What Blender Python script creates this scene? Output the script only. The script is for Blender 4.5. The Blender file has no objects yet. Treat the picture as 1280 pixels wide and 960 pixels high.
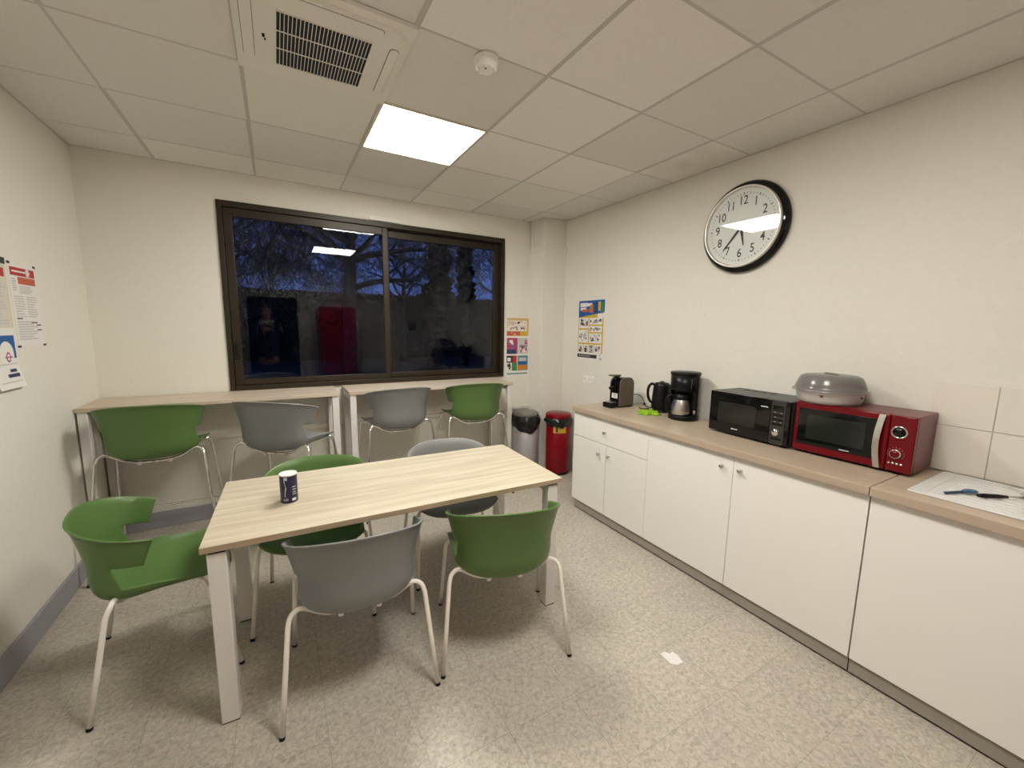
import bpy, bmesh, math, random
from mathutils import Vector, Matrix, Euler
R = math.radians
PI = math.pi
scene = bpy.context.scene
COL = scene.collection

# ------------------------------------------------------------------ camera, world, exposure
H = 2.675            # ceiling height
XR = 3.826           # right wall
YN = -4.65           # wall behind the camera
cam_d = bpy.data.cameras.new('camera')
cam = bpy.data.objects.new('camera', cam_d); COL.objects.link(cam)
rt = Vector((0.867063, -0.497994, 0.014254)); up = Vector((0.05601, 0.125869, 0.990465)); fw = Vector((0.49504, 0.857997, -0.137029))
m = Matrix((rt, up, -fw)).transposed().to_4x4(); m.translation = Vector((1.10033, -3.86217, 1.54718))
cam.matrix_world = m
cam_d.sensor_fit = 'HORIZONTAL'; cam_d.sensor_width = 36.0; cam_d.lens = 507.692 / 1280 * 36
cam_d.clip_start = 0.01; cam_d.clip_end = 200
scene.camera = cam
scene.view_settings.view_transform = 'Standard'; scene.view_settings.look = 'None'
scene.view_settings.exposure = 1.65; scene.view_settings.gamma = 1.0; scene.view_settings.use_curve_mapping = False
PANEL = 13.0                                  # radiance of the ceiling panels
PANEL_COL = (1.0, 0.965, 0.885, 1)
w = bpy.data.worlds.new('dusk_sky'); scene.world = w; w.use_nodes = True
nt = w.node_tree; bg = nt.nodes['Background']
tc = nt.nodes.new('ShaderNodeTexCoord'); sp = nt.nodes.new('ShaderNodeSeparateXYZ'); cr = nt.nodes.new('ShaderNodeValToRGB')
nt.links.new(tc.outputs['Generated'], sp.inputs[0]); nt.links.new(sp.outputs['Z'], cr.inputs[0]); nt.links.new(cr.outputs[0], bg.inputs[0])
cr.color_ramp.elements[0].position = 0.0; cr.color_ramp.elements[0].color = (0.019, 0.034, 0.105, 1)
cr.color_ramp.elements[1].position = 0.6; cr.color_ramp.elements[1].color = (0.013, 0.027, 0.098, 1)
bg.inputs[1].default_value = 1.0

# ------------------------------------------------------------------ materials
MATS = {}
def mat(name, col, rough=0.5, metal=0.0, spec=0.5, var=0.0, vscale=8.0, bump=0.0, bscale=60.0, coat=0.0, emit=None, es=0.0, trans=0.0, alpha=1.0, ior=1.45, stretch=None):
    if name in MATS: return MATS[name]
    mt = bpy.data.materials.new(name); mt.use_nodes = True
    n = mt.node_tree.nodes; l = mt.node_tree.links; b = n['Principled BSDF']
    b.inputs['Base Color'].default_value = (*col, 1); b.inputs['Roughness'].default_value = rough
    b.inputs['Metallic'].default_value = metal; b.inputs['Specular IOR Level'].default_value = spec
    b.inputs['Coat Weight'].default_value = coat; b.inputs['IOR'].default_value = ior
    b.inputs['Transmission Weight'].default_value = trans; b.inputs['Alpha'].default_value = alpha
    if emit: b.inputs['Emission Color'].default_value = (*emit, 1); b.inputs['Emission Strength'].default_value = es
    t = n.new('ShaderNodeTexCoord'); mp = n.new('ShaderNodeMapping'); l.new(t.outputs['Object'], mp.inputs[0])
    if stretch: mp.inputs['Scale'].default_value = stretch
    if var > 0:
        ns = n.new('ShaderNodeTexNoise'); ns.inputs['Scale'].default_value = vscale; ns.inputs['Detail'].default_value = 5
        l.new(mp.outputs[0], ns.inputs['Vector'])
        rp = n.new('ShaderNodeValToRGB')
        rp.color_ramp.elements[0].position = 0.3; rp.color_ramp.elements[1].position = 0.7
        rp.color_ramp.elements[0].color = (*[c * (1 - var) for c in col], 1); rp.color_ramp.elements[1].color = (*[min(1, c * (1 + var)) for c in col], 1)
        l.new(ns.outputs['Fac'], rp.inputs[0]); l.new(rp.outputs[0], b.inputs['Base Color'])
    if bump > 0:
        nb = n.new('ShaderNodeTexNoise'); nb.inputs['Scale'].default_value = bscale; nb.inputs['Detail'].default_value = 4
        l.new(mp.outputs[0], nb.inputs['Vector'])
        bp = n.new('ShaderNodeBump'); bp.inputs['Strength'].default_value = bump; bp.inputs['Distance'].default_value = 0.004
        l.new(nb.outputs['Fac'], bp.inputs['Height']); l.new(bp.outputs[0], b.inputs['Normal'])
    MATS[name] = mt
    return mt
def wood(name, c1, c2, axis='X', rough=0.45):
    mt = bpy.data.materials.new(name); mt.use_nodes = True
    n = mt.node_tree.nodes; l = mt.node_tree.links; b = n['Principled BSDF']
    t = n.new('ShaderNodeTexCoord'); mp = n.new('ShaderNodeMapping'); l.new(t.outputs['Object'], mp.inputs[0])
    mp.inputs['Scale'].default_value = (0.9, 14, 14) if axis == 'X' else (14, 0.9, 14)
    a = n.new('ShaderNodeTexNoise'); a.inputs['Scale'].default_value = 1.6; a.inputs['Detail'].default_value = 6; a.inputs['Distortion'].default_value = 0.6
    l.new(mp.outputs[0], a.inputs['Vector'])
    mp2 = n.new('ShaderNodeMapping'); l.new(t.outputs['Object'], mp2.inputs[0])
    mp2.inputs['Scale'].default_value = (4, 160, 160) if axis == 'X' else (160, 4, 160)
    f = n.new('ShaderNodeTexNoise'); f.inputs['Scale'].default_value = 1.2; f.inputs['Detail'].default_value = 3; l.new(mp2.outputs[0], f.inputs['Vector'])
    mx = n.new('ShaderNodeMath'); mx.operation = 'MULTIPLY_ADD'; mx.inputs[1].default_value = 0.42; l.new(f.outputs['Fac'], mx.inputs[0]); l.new(a.outputs['Fac'], mx.inputs[2])
    rp = n.new('ShaderNodeValToRGB'); l.new(mx.outputs[0], rp.inputs[0])
    rp.color_ramp.elements[0].position = 0.45; rp.color_ramp.elements[0].color = (*c2, 1)
    rp.color_ramp.elements[1].position = 0.85; rp.color_ramp.elements[1].color = (*c1, 1)
    l.new(rp.outputs[0], b.inputs['Base Color']); b.inputs['Roughness'].default_value = rough
    MATS[name] = mt
    return mt
def floor_mat():
    mt = bpy.data.materials.new('vinyl_floor'); mt.use_nodes = True
    n = mt.node_tree.nodes; l = mt.node_tree.links; b = n['Principled BSDF']
    t = n.new('ShaderNodeTexCoord')
    br = n.new('ShaderNodeTexBrick'); mp = n.new('ShaderNodeMapping'); l.new(t.outputs['Object'], mp.inputs[0])
    mp.inputs['Location'].default_value = (-2.405 + 0.305 * 20, 2.682 + 0.305 * 20, 0)
    br.offset = 0.0; br.inputs['Scale'].default_value = 1.0; br.inputs['Brick Width'].default_value = 0.305; br.inputs['Row Height'].default_value = 0.305
    br.inputs['Mortar Size'].default_value = 0.0011; br.inputs['Mortar Smooth'].default_value = 0.6; br.inputs['Bias'].default_value = 0.0
    br.inputs['Color1'].default_value = (0.94, 0.94, 0.94, 1); br.inputs['Color2'].default_value = (1, 1, 1, 1); br.inputs['Mortar'].default_value = (0.58, 0.56, 0.54, 1)
    l.new(mp.outputs[0], br.inputs['Vector'])
    a = n.new('ShaderNodeTexNoise'); a.inputs['Scale'].default_value = 55; a.inputs['Detail'].default_value = 6; a.inputs['Roughness'].default_value = 0.65; a.inputs['Distortion'].default_value = 0.8; l.new(t.outputs['Object'], a.inputs['Vector'])
    rp = n.new('ShaderNodeValToRGB'); l.new(a.outputs['Fac'], rp.inputs[0])
    rp.color_ramp.elements[0].position = 0.32; rp.color_ramp.elements[0].color = (0.36, 0.325, 0.275, 1)
    rp.color_ramp.elements[1].position = 0.62; rp.color_ramp.elements[1].color = (0.60, 0.55, 0.46, 1)
    s = n.new('ShaderNodeTexNoise'); s.inputs['Scale'].default_value = 3.0; s.inputs['Detail'].default_value = 3; l.new(t.outputs['Object'], s.inputs['Vector'])
    rs = n.new('ShaderNodeValToRGB'); l.new(s.outputs['Fac'], rs.inputs[0])
    rs.color_ramp.elements[0].position = 0.3; rs.color_ramp.elements[0].color = (0.93, 0.92, 0.94, 1); rs.color_ramp.elements[1].position = 0.7; rs.color_ramp.elements[1].color = (1, 1, 1, 1)
    m1 = n.new('ShaderNodeMix'); m1.data_type = 'RGBA'; m1.blend_type = 'MULTIPLY'; m1.inputs[0].default_value = 1
    l.new(rp.outputs[0], m1.inputs[6]); l.new(br.outputs['Color'], m1.inputs[7])
    m2 = n.new('ShaderNodeMix'); m2.data_type = 'RGBA'; m2.blend_type = 'MULTIPLY'; m2.inputs[0].default_value = 1
    l.new(m1.outputs[2], m2.inputs[6]); l.new(rs.outputs[0], m2.inputs[7]); l.new(m2.outputs[2], b.inputs['Base Color'])
    b.inputs['Roughness'].default_value = 0.36; b.inputs['Specular IOR Level'].default_value = 0.45
    bp = n.new('ShaderNodeBump'); bp.inputs['Strength'].default_value = 0.06; bp.inputs['Distance'].default_value = 0.003; l.new(a.outputs['Fac'], bp.inputs['Height']); l.new(bp.outputs[0], b.inputs['Normal'])
    return mt
def glass_mat(name, col=(1, 1, 1), ior=1.5, rough=0.0):
    mt = bpy.data.materials.new(name); mt.use_nodes = True
    n = mt.node_tree.nodes; l = mt.node_tree.links
    tr = n.new('ShaderNodeBsdfTransparent'); tr.inputs['Color'].default_value = (*col, 1)
    gl = n.new('ShaderNodeBsdfGlossy'); gl.inputs['Roughness'].default_value = rough
    fr = n.new('ShaderNodeFresnel'); fr.inputs['IOR'].default_value = ior
    ge = n.new('ShaderNodeNewGeometry'); im = n.new('ShaderNodeMix'); im.inputs[2].default_value = ior; im.inputs[3].default_value = 1 / ior   # same reflectance from both sides of the sheet
    l.new(ge.outputs['Backfacing'], im.inputs[0]); l.new(im.outputs[0], fr.inputs['IOR'])
    mx = n.new('ShaderNodeMixShader'); l.new(fr.outputs[0], mx.inputs[0]); l.new(tr.outputs[0], mx.inputs[1]); l.new(gl.outputs[0], mx.inputs[2])
    l.new(mx.outputs[0], n['Material Output'].inputs[0])
    MATS[name] = mt
    return mt

M_wall = mat('wall_paint', (0.79, 0.765, 0.69), 0.75, var=0.015, vscale=30, bump=0.25, bscale=140)
M_tileA = mat('ceiling_tile', (0.74, 0.72, 0.68), 0.9, var=0.02, vscale=50, bump=0.15, bscale=220)
M_tileB = mat('ceiling_tile_pale', (0.84, 0.815, 0.775), 0.9, var=0.02, vscale=50, bump=0.15, bscale=220)
M_tileC = mat('ceiling_tile_cream', (0.79, 0.775, 0.71), 0.9, var=0.02, vscale=50, bump=0.15, bscale=220)
M_stain = mat('ceiling_tile_stained', (0.76, 0.735, 0.68), 0.9, var=0.10, vscale=5)
M_tbar = mat('ceiling_rail', (0.54, 0.52, 0.48), 0.6)
M_gap = mat('ceiling_gap', (0.16, 0.14, 0.12), 0.9)
M_floor = floor_mat()
M_base = mat('skirting_vinyl', (0.33, 0.325, 0.35), 0.5)
M_oak = wood('oak_laminate', (0.60, 0.535, 0.415), (0.44, 0.365, 0.26), 'X', 0.42)
M_oakedge = wood('oak_edge', (0.44, 0.335, 0.22), (0.36, 0.265, 0.17), 'X', 0.5)
M_oakdull = wood('oak_laminate_pale', (0.62, 0.53, 0.42), (0.47, 0.38, 0.28), 'X', 0.45)
M_work = wood('beech_worktop', (0.50, 0.405, 0.305), (0.42, 0.335, 0.245), 'Y', 0.4)
M_legw = mat('white_painted_metal', (0.74, 0.71, 0.68), 0.4)
M_white = mat('white_cabinet', (0.88, 0.86, 0.81), 0.45)
M_carc = mat('cabinet_carcass', (0.62, 0.59, 0.53), 0.6)
M_plinth = mat('grey_plinth', (0.33, 0.30, 0.255), 0.45)
M_plug = mat('white_plastic', (0.86, 0.84, 0.80), 0.45)
M_acp = mat('air_unit_plastic', (0.82, 0.79, 0.73), 0.4)
M_dark = mat('dark_void', (0.015, 0.017, 0.022), 0.7)
M_green = mat('green_polypropylene', (0.097, 0.178, 0.050), 0.38, bump=0.05, bscale=500)
M_grey = mat('grey_polypropylene', (0.225, 0.23, 0.228), 0.4, bump=0.05, bscale=500)
M_tube = mat('cream_painted_tube', (0.88, 0.83, 0.765), 0.38)
M_chrome = mat('chrome', (0.80, 0.79, 0.77), 0.09, 1.0)
M_steel = mat('brushed_steel', (0.62, 0.60, 0.57), 0.3, 1.0, var=0.08, vscale=40, stretch=(1, 30, 1))
M_black = mat('black_plastic', (0.006, 0.006, 0.0065), 0.32, spec=0.28)
M_blackg = mat('black_gloss', (0.004, 0.004, 0.0045), 0.07, spec=0.4, coat=0.1)
M_blackm = mat('black_matt', (0.02, 0.02, 0.02), 0.6)
M_mwtop = mat('black_powder_coat', (0.055, 0.056, 0.05), 0.38)
M_red = mat('red_gloss', (0.145, 0.0015, 0.006), 0.16, spec=0.3, coat=0.12)
M_redtop = mat('red_metallic_coat', (0.15, 0.02, 0.026), 0.3, 0.25)
M_binred = mat('red_enamel', (0.21, 0.002, 0.008), 0.22, spec=0.3, coat=0.1)
M_bingrey = mat('grey_bin_steel', (0.52, 0.51, 0.52), 0.38, 0.3)
M_binlid = mat('olive_grey_lid', (0.20, 0.195, 0.165), 0.4)
M_bag = mat('black_bin_bag', (0.012, 0.012, 0.013), 0.22, bump=0.9, bscale=40)
M_brown = mat('bronze_aluminium', (0.028, 0.019, 0.010), 0.42, 0.15)
M_brownd = mat('bronze_dark', (0.015, 0.010, 0.006), 0.5, 0.2)
M_paper = mat('white_paper', (0.78, 0.77, 0.75), 0.7)
M_sink = mat('white_composite', (0.72, 0.715, 0.70), 0.3)
M_tile = mat('glazed_tile', (0.78, 0.735, 0.66), 0.25)
M_grout = mat('tile_grout', (0.50, 0.47, 0.42), 0.8)
M_pane = glass_mat('window_glass', (0.93, 0.95, 0.96), 1.40)
M_clockglass = glass_mat('clock_glass', (1, 1, 1), 1.5)
M_smoke = mat('smoked_plastic', (0.22, 0.205, 0.195), 0.15, alpha=0.55)
M_frost = mat('frosted_plastic', (0.60, 0.56, 0.54), 0.3, alpha=0.75)
M_light = mat('light_diffuser', (0.9, 0.88, 0.85), 0.5, emit=PANEL_COL[:3], es=PANEL)
M_tree = mat('tree_bark', (0.045, 0.037, 0.030), 0.9, var=0.3, vscale=6)
M_leaf = mat('dark_needles', (0.016, 0.018, 0.013), 0.9)
M_soil = mat('dark_ground', (0.03, 0.028, 0.024), 0.95, var=0.2, vscale=2)

# ------------------------------------------------------------------ helpers
class MB:
    """collects shapes, then links them as one mesh object"""
    def __init__(s): s.bm = bmesh.new(); s.mats = []
    def mi(s, mt):
        if mt is None: return 0
        if mt not in s.mats: s.mats.append(mt)
        return s.mats.index(mt)
    def _t(s, verts, mx):
        if mx is not None: bmesh.ops.transform(s.bm, matrix=mx, verts=verts)
    def box(s, x0, x1, y0, y1, z0, z1, mt=None, bev=0.0, mx=None, seg=2):
        r = bmesh.ops.create_cube(s.bm, size=1.0, matrix=Matrix.Translation(((x0 + x1) / 2, (y0 + y1) / 2, (z0 + z1) / 2)) @ Matrix.Diagonal((x1 - x0, y1 - y0, z1 - z0, 1)))
        vs = r['verts']; fs = list({f for v in vs for f in v.link_faces}); i = s.mi(mt)
        for f in fs: f.material_index = i
        if bev > 0:
            es = list({e for v in vs for e in v.link_edges})
            q = bmesh.ops.bevel(s.bm, geom=es, offset=bev, segments=seg, affect='EDGES', profile=0.5)
            vs = list({v for f in q['faces'] for v in f.verts} | {v for v in vs if v.is_valid})
            for f in q['faces']: f.material_index = i; f.smooth = True
        s._t(vs, mx); return s
    def poly(s, pts, z0, z1, mt=None, mx=None, smooth=False):
        """prism from an outline in XY"""
        n = len(pts); i = s.mi(mt)
        a = [s.bm.verts.new((p[0], p[1], z0)) for p in pts]; b = [s.bm.verts.new((p[0], p[1], z1)) for p in pts]
        fs = [s.bm.faces.new(a[::-1]), s.bm.faces.new(b)]
        for k in range(n):
            f = s.bm.faces.new((a[k], a[(k + 1) % n], b[(k + 1) % n], b[k])); f.smooth = smooth; fs.append(f)
        for f in fs: f.material_index = i
        s._t(a + b, mx); return s
    def face(s, pts, mt=None, mx=None):
        vs = [s.bm.verts.new(p) for p in pts]; f = s.bm.faces.new(vs); f.material_index = s.mi(mt); s._t(vs, mx); return s
    def lathe(s, prof, mt=None, n=40, mx=None, smooth=True, sx=1.0, sy=1.0):
        """profile (r, z), revolved about Z"""
        i = s.mi(mt); rings = []; allv = []
        for r, z in prof:
            if r < 1e-6: v = [s.bm.verts.new((0, 0, z))]
            else: v = [s.bm.verts.new((r * sx * math.cos(2 * PI * k / n), r * sy * math.sin(2 * PI * k / n), z)) for k in range(n)]
            rings.append(v); allv += v
        for a, b in zip(rings, rings[1:]):
            for k in range(n):
                k2 = (k + 1) % n
                if len(a) == 1 and len(b) == 1: continue
                if len(a) == 1: f = s.bm.faces.new((a[0], b[k2], b[k]))
                elif len(b) == 1: f = s.bm.faces.new((a[k], a[k2], b[0]))
                else: f = s.bm.faces.new((a[k], a[k2], b[k2], b[k]))
                f.smooth = smooth; f.material_index = i
        s._t(allv, mx); return s
    def tube(s, pts, r, mt=None, n=10, mx=None, cap=True, rs=None, flat=1.0):
        i = s.mi(mt); pts = [Vector(p) for p in pts]; rings = []; allv = []
        prev = None
        for k, p in enumerate(pts):
            if k == 0: d = pts[1] - p
            elif k == len(pts) - 1: d = p - pts[k - 1]
            else: d = (pts[k + 1] - p).normalized() + (p - pts[k - 1]).normalized()
            d.normalize()
            if prev is None:
                u = d.orthogonal().normalized()
            else:
                u = prev - d * prev.dot(d); u.normalize()
            prev = u; v = d.cross(u); rr = rs[k] if rs else r
            ring = [s.bm.verts.new(p + u * math.cos(2 * PI * j / n) * rr + v * math.sin(2 * PI * j / n) * rr * flat) for j in range(n)]
            rings.append(ring); allv += ring
        for a, b in zip(rings, rings[1:]):
            for j in range(n):
                f = s.bm.faces.new((a[j], a[(j + 1) % n], b[(j + 1) % n], b[j])); f.smooth = True; f.material_index = i
        if cap:
            for ring in (rings[0][::-1], rings[-1]):
                f = s.bm.faces.new(ring); f.material_index = i
        s._t(allv, mx); return s
    def sphere(s, c, r, mt=None, mx=None, sc=(1, 1, 1), u=16, v=10):
        q = bmesh.ops.create_uvsphere(s.bm, u_segments=u, v_segments=v, radius=r, matrix=Matrix.Translation(c) @ Matrix.Diagonal((*sc, 1)))
        i = s.mi(mt)
        for f in {f for x in q['verts'] for f in x.link_faces}: f.material_index = i; f.smooth = True
        s._t(q['verts'], mx); return s
    def build(s, name, mt=None, parent=None, loc=None, rz=None):
        bmesh.ops.recalc_face_normals(s.bm, faces=s.bm.faces)
        me = bpy.data.meshes.new(name); s.bm.to_mesh(me); s.bm.free()
        if s.mats:
            for x in s.mats: me.materials.append(x)
        elif mt: me.materials.append(mt)
        o = bpy.data.objects.new(name, me); COL.objects.link(o)
        if parent: o.parent = parent
        if loc: o.location = loc
        if rz is not None: o.rotation_euler = (0, 0, rz)
        return o
def tag(o, label, cat, group=None, kind=None):
    if label: o['label'] = label
    if cat: o['category'] = cat
    if group: o['group'] = group
    if kind: o['kind'] = kind
    return o
def thing(name, label, cat, loc=(0, 0, 0), rz=0.0, group=None):
    o = bpy.data.objects.new(name, None); COL.objects.link(o); o.empty_display_size = 0.1
    o.location = loc; o.rotation_euler = (0, 0, rz)
    return tag(o, label, cat, group)
def struct(o, label=None):
    o['kind'] = 'structure'
    if label: o['label'] = label
    return o
def dup(o, parent=None):
    c = o.copy(); COL.objects.link(c)
    if parent: c.parent = parent
    for ch in list(o.children): dup(ch, c)
    return c
def on_wall(o, side, pos):
    ax = {'right': ((0, -1, 0), (0, 0, 1), (-1, 0, 0)), 'far': ((1, 0, 0), (0, 0, 1), (0, -1, 0)), 'left': ((0, 1, 0), (0, 0, 1), (1, 0, 0)), 'near': ((-1, 0, 0), (0, 0, 1), (0, 1, 0))}[side]
    mm = Matrix(ax).transposed().to_4x4(); mm.translation = pos
    o.matrix_world = mm
    return o
def smooth_path(pts, n=6, closed=False):
    """Catmull-Rom through points"""
    P = [Vector(p) for p in pts]; out = []
    for i in range(len(P) - 1):
        p0 = P[i - 1] if i > 0 else P[i] * 2 - P[i + 1]; p1 = P[i]; p2 = P[i + 1]; p3 = P[i + 2] if i + 2 < len(P) else P[i + 1] * 2 - P[i]
        for k in range(n):
            t = k / n
            out.append(0.5 * ((2 * p1) + (p2 - p0) * t + (2 * p0 - 5 * p1 + 4 * p2 - p3) * t * t + (3 * p1 - p0 - 3 * p2 + p3) * t ** 3))
    out.append(P[-1]); return out
def arc_pts(cx, cy, r, a0, a1, n): return [(cx + r * math.cos(R(a0 + (a1 - a0) * k / n)), cy + r * math.sin(R(a0 + (a1 - a0) * k / n))) for k in range(n + 1)]
def rrect(x0, x1, y0, y1, r, n=6):
    return arc_pts(x1 - r, y1 - r, r, 0, 90, n) + arc_pts(x0 + r, y1 - r, r, 90, 180, n) + arc_pts(x0 + r, y0 + r, r, 180, 270, n) + arc_pts(x1 - r, y0 + r, r, 270, 360, n)
def text_into(mb, body, size, x, y, z, mt, bold=0.0, depth=0.0004, sx=1.0, align='CENTER', rot=0.0):
    cu = bpy.data.curves.new('lettering', 'FONT'); cu.body = body; cu.size = size; cu.align_x = align; cu.align_y = 'CENTER'; cu.extrude = depth; cu.offset = bold
    o = bpy.data.objects.new('lettering', cu); COL.objects.link(o)
    dg = bpy.context.evaluated_depsgraph_get(); dg.update()
    me = bpy.data.meshes.new_from_object(o.evaluated_get(dg))
    bpy.data.objects.remove(o); bpy.data.curves.remove(cu)
    n0 = len(mb.bm.verts); f0 = len(mb.bm.faces); mb.bm.from_mesh(me); bpy.data.meshes.remove(me)
    mb.bm.verts.ensure_lookup_table(); mb.bm.faces.ensure_lookup_table()
    i = mb.mi(mt)
    for f in mb.bm.faces[f0:]: f.material_index = i
    bmesh.ops.transform(mb.bm, matrix=Matrix.Translation((x, y, z)) @ Matrix.Rotation(rot, 4, 'Z') @ Matrix.Diagonal((sx, 1, 1, 1)), verts=mb.bm.verts[n0:])
def modify(o, **k):
    if 'solid' in k:
        q = o.modifiers.new('thick', 'SOLIDIFY'); q.thickness = k['solid']; q.offset = k.get('off', 0)
    if 'bevel' in k:
        q = o.modifiers.new('edge', 'BEVEL'); q.width = k['bevel']; q.segments = 2; q.limit_method = 'ANGLE'; q.angle_limit = R(50)
    if 'sub' in k:
        q = o.modifiers.new('sub', 'SUBSURF'); q.levels = k['sub']; q.render_levels = k['sub']
    return o

# ------------------------------------------------------------------ the room
struct(MB().box(-0.25, XR + 0.25, YN - 0.25, 0.25, -0.12, 0.0).build('floor', M_floor))
# ceiling: lay-in tiles, each with its own small tone, between flat rails
gx = [0.0] + [0.4268 + 0.6 * k for k in range(6)] + [XR]
gy = [0.0] + [0.2093 - 0.6 * k for k in range(1, 9)] + [YN]
LIGHTS = [(3, 2), (3, 5)]
random.seed(4)
tone = {(2, 2): M_tileC, (3, 3): M_tileA, (4, 3): M_tileB, (4, 2): M_tileB, (3, 4): M_tileB, (4, 4): M_tileB, (2, 0): M_tileC, (1, 0): M_tileC, (6, 3): M_stain, (3, 1): M_tileA, (2, 1): M_tileA, (5, 1): M_tileC, (4, 1): M_tileC, (5, 2): M_tileB, (0, 0): M_tileA, (0, 1): M_tileA, (1, 1): M_tileA, (1, 2): M_tileA, (1, 3): M_tileA, (5, 4): M_tileA, (5, 3): M_tileA}
c = MB()
c.box(-0.25, XR + 0.25, YN - 0.25, 0.25, H + 0.03, H + 0.12, M_gap)
for i in range(len(gx) - 1):
    for j in range(len(gy) - 1):
        x0, x1, y0, y1 = gx[i] + 0.006, gx[i + 1] - 0.006, gy[j + 1] + 0.006, gy[j] - 0.006
        if (i, j) in LIGHTS: continue
        t = tone.get((i, j), random.choice([M_tileA, M_tileA, M_tileC]))
        dz = random.uniform(0, 0.0012)
        c.box(x0, x1, y0, y1, H + dz, H + 0.012, t)
for x in gx[1:-1]: c.box(x - 0.011, x + 0.011, YN, 0, H + 0.0002, H + 0.03, M_tbar)
for y in gy[1:-1]: c.box(0, XR, y - 0.007, y + 0.007, H + 0.0008, H + 0.03, M_tbar)
c.box(0, XR, -0.012, 0, H - 0.001, H + 0.03, M_tbar); c.box(0, 0.012, YN, 0, H - 0.001, H + 0.03, M_tbar); c.box(XR - 0.012, XR, YN, 0, H - 0.001, H + 0.03, M_tbar)
struct(c.build('ceiling'))
struct(MB().box(-0.25, 0.0, YN - 0.25, 0.25, 0.0, H + 0.03).build('wall_left', M_wall))
struct(MB().box(XR, XR + 0.25, YN - 0.25, 0.25, 0.0, H + 0.03).build('wall_right', M_wall))
WX0, WX1, WZ0, WZ1 = 0.759, 3.213, 1.022, 2.463
b = MB(); b.box(0, WX0, 0, 0.25, 0, H + 0.03); b.box(WX1, XR, 0, 0.25, 0, H + 0.03); b.box(WX0, WX1, 0, 0.25, 0, WZ0); b.box(WX0, WX1, 0, 0.25, WZ1, H + 0.03)
struct(b.build('wall_far', M_wall))
DX0, DX1, DZ = 0.62, 1.50, 2.08
b = MB(); b.box(0, DX0, YN - 0.25, YN, 0, H + 0.03); b.box(DX1, XR, YN - 0.25, YN, 0, H + 0.03); b.box(DX0, DX1, YN - 0.25, YN, DZ, H + 0.03)
struct(b.build('wall_near', M_wall))
# pillar boxing in the far right corner, and its painted-over ducts
b = MB(); b.box(3.541, XR, -0.248, 0.0, 0, H, bev=0.004)
struct(b.build('trim_1', M_wall))
b = MB(); b.box(3.533, XR, -0.258, 0.0, 2.352, 2.392, bev=0.006); b.box(3.528, 3.541, -0.05, -0.02, 2.36, H, bev=0.004); b.box(3.805, XR, -0.275, -0.248, 2.34, 2.40, bev=0.004)
struct(b.build('trim_2', M_wall))
# skirting
b = MB(); b.box(0, 0.014, YN, 0, 0, 0.125, bev=0.004); struct(b.build('baseboard_left', M_base))
b = MB(); b.box(0.014, 3.541, -0.014, 0, 0, 0.125, bev=0.004); struct(b.build('baseboard_far', M_base))
# cable duct along the far wall under the window
b = MB(); b.box(0.014, 3.541, -0.022, 0, 0.645, 0.682, bev=0.004)
for x in (0.9, 1.9, 2.9): b.box(x, x + 0.03, -0.024, 0, 0.642, 0.685, bev=0.003)
struct(b.build('trim_3', mat('duct_paint', (0.70, 0.66, 0.57), 0.6)))
# window: outer frame, two sliding sashes, glass, catch
wroot = struct(thing('window_1', None, None))
def frame(mb, x0, x1, z0, z1, wl, wr, wb, wt, y0, y1, mt, bev=0.004):
    mb.box(x0, x0 + wl, y0, y1, z0, z1, mt, bev); mb.box(x1 - wr, x1, y0, y1, z0, z1, mt, bev)
    mb.box(x0 + wl, x1 - wr, y0, y1, z0, z0 + wb, mt, bev); mb.box(x0 + wl, x1 - wr, y0, y1, z1 - wt, z1, mt, bev)
b = MB(); frame(b, WX0, WX1, WZ0, WZ1, 0.035, 0.035, 0.04, 0.045, -0.018, 0.12, M_brown); b.box(WX0 + 0.03, WX1 - 0.03, 0.03, 0.05, WZ1 - 0.052, WZ1 - 0.03, M_brownd); b.build('window_frame', None, wroot)
s1 = MB(); frame(s1, WX0 + 0.036, 2.012, WZ0 + 0.041, WZ1 - 0.046, 0.058, 0.046, 0.048, 0.062, -0.004, 0.028, M_brown); s1 = s1.build('sash', None, wroot)
MB().box(0.848, 1.972, 0.008, 0.014, 1.105, 2.360).build('pane', M_pane, s1)
b = MB(); b.box(0.797, 0.842, -0.016, -0.004, 1.275, 1.41, M_brownd, 0.004); b.box(0.810, 0.828, -0.026, -0.012, 1.29, 1.39, M_black, 0.004); b.build('handle', None, s1)
s2 = MB(); frame(s2, 1.985, WX1 - 0.036, WZ0 + 0.041, WZ1 - 0.054, 0.046, 0.062, 0.05, 0.062, 0.05, 0.082, M_brown); s2 = s2.build('sash', None, wroot)
MB().box(2.026, 3.120, 0.062, 0.068, 1.108, 2.352).build('pane', M_pane, s2)
# door behind the camera, seen in the dark glass
droot = struct(thing('door_1', None, None))
b = MB(); b.box(DX0, DX0 + 0.05, YN - 0.1, YN + 0.012, 0, DZ); b.box(DX1 - 0.05, DX1, YN - 0.1, YN + 0.012, 0, DZ); b.box(DX0 + 0.05, DX1 - 0.05, YN - 0.1, YN + 0.012, DZ - 0.05, DZ); b.build('door_frame', M_legw, droot)
MB().box(DX0 + 0.052, DX1 - 0.052, YN - 0.06, YN - 0.02, 0.004, DZ - 0.052, bev=0.003).build('door_leaf', mat('navy_door', (0.004, 0.005, 0.012), 0.5), droot)
b = MB(); b.box(1.375, 1.415, YN - 0.022, YN - 0.012, 0.93, 1.15, bev=0.003); b.tube([(1.395, YN - 0.012, 1.05), (1.395, YN + 0.03, 1.05), (1.28, YN + 0.035, 1.05)], 0.009); b.build('door_handle', M_chrome, droot)
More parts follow.
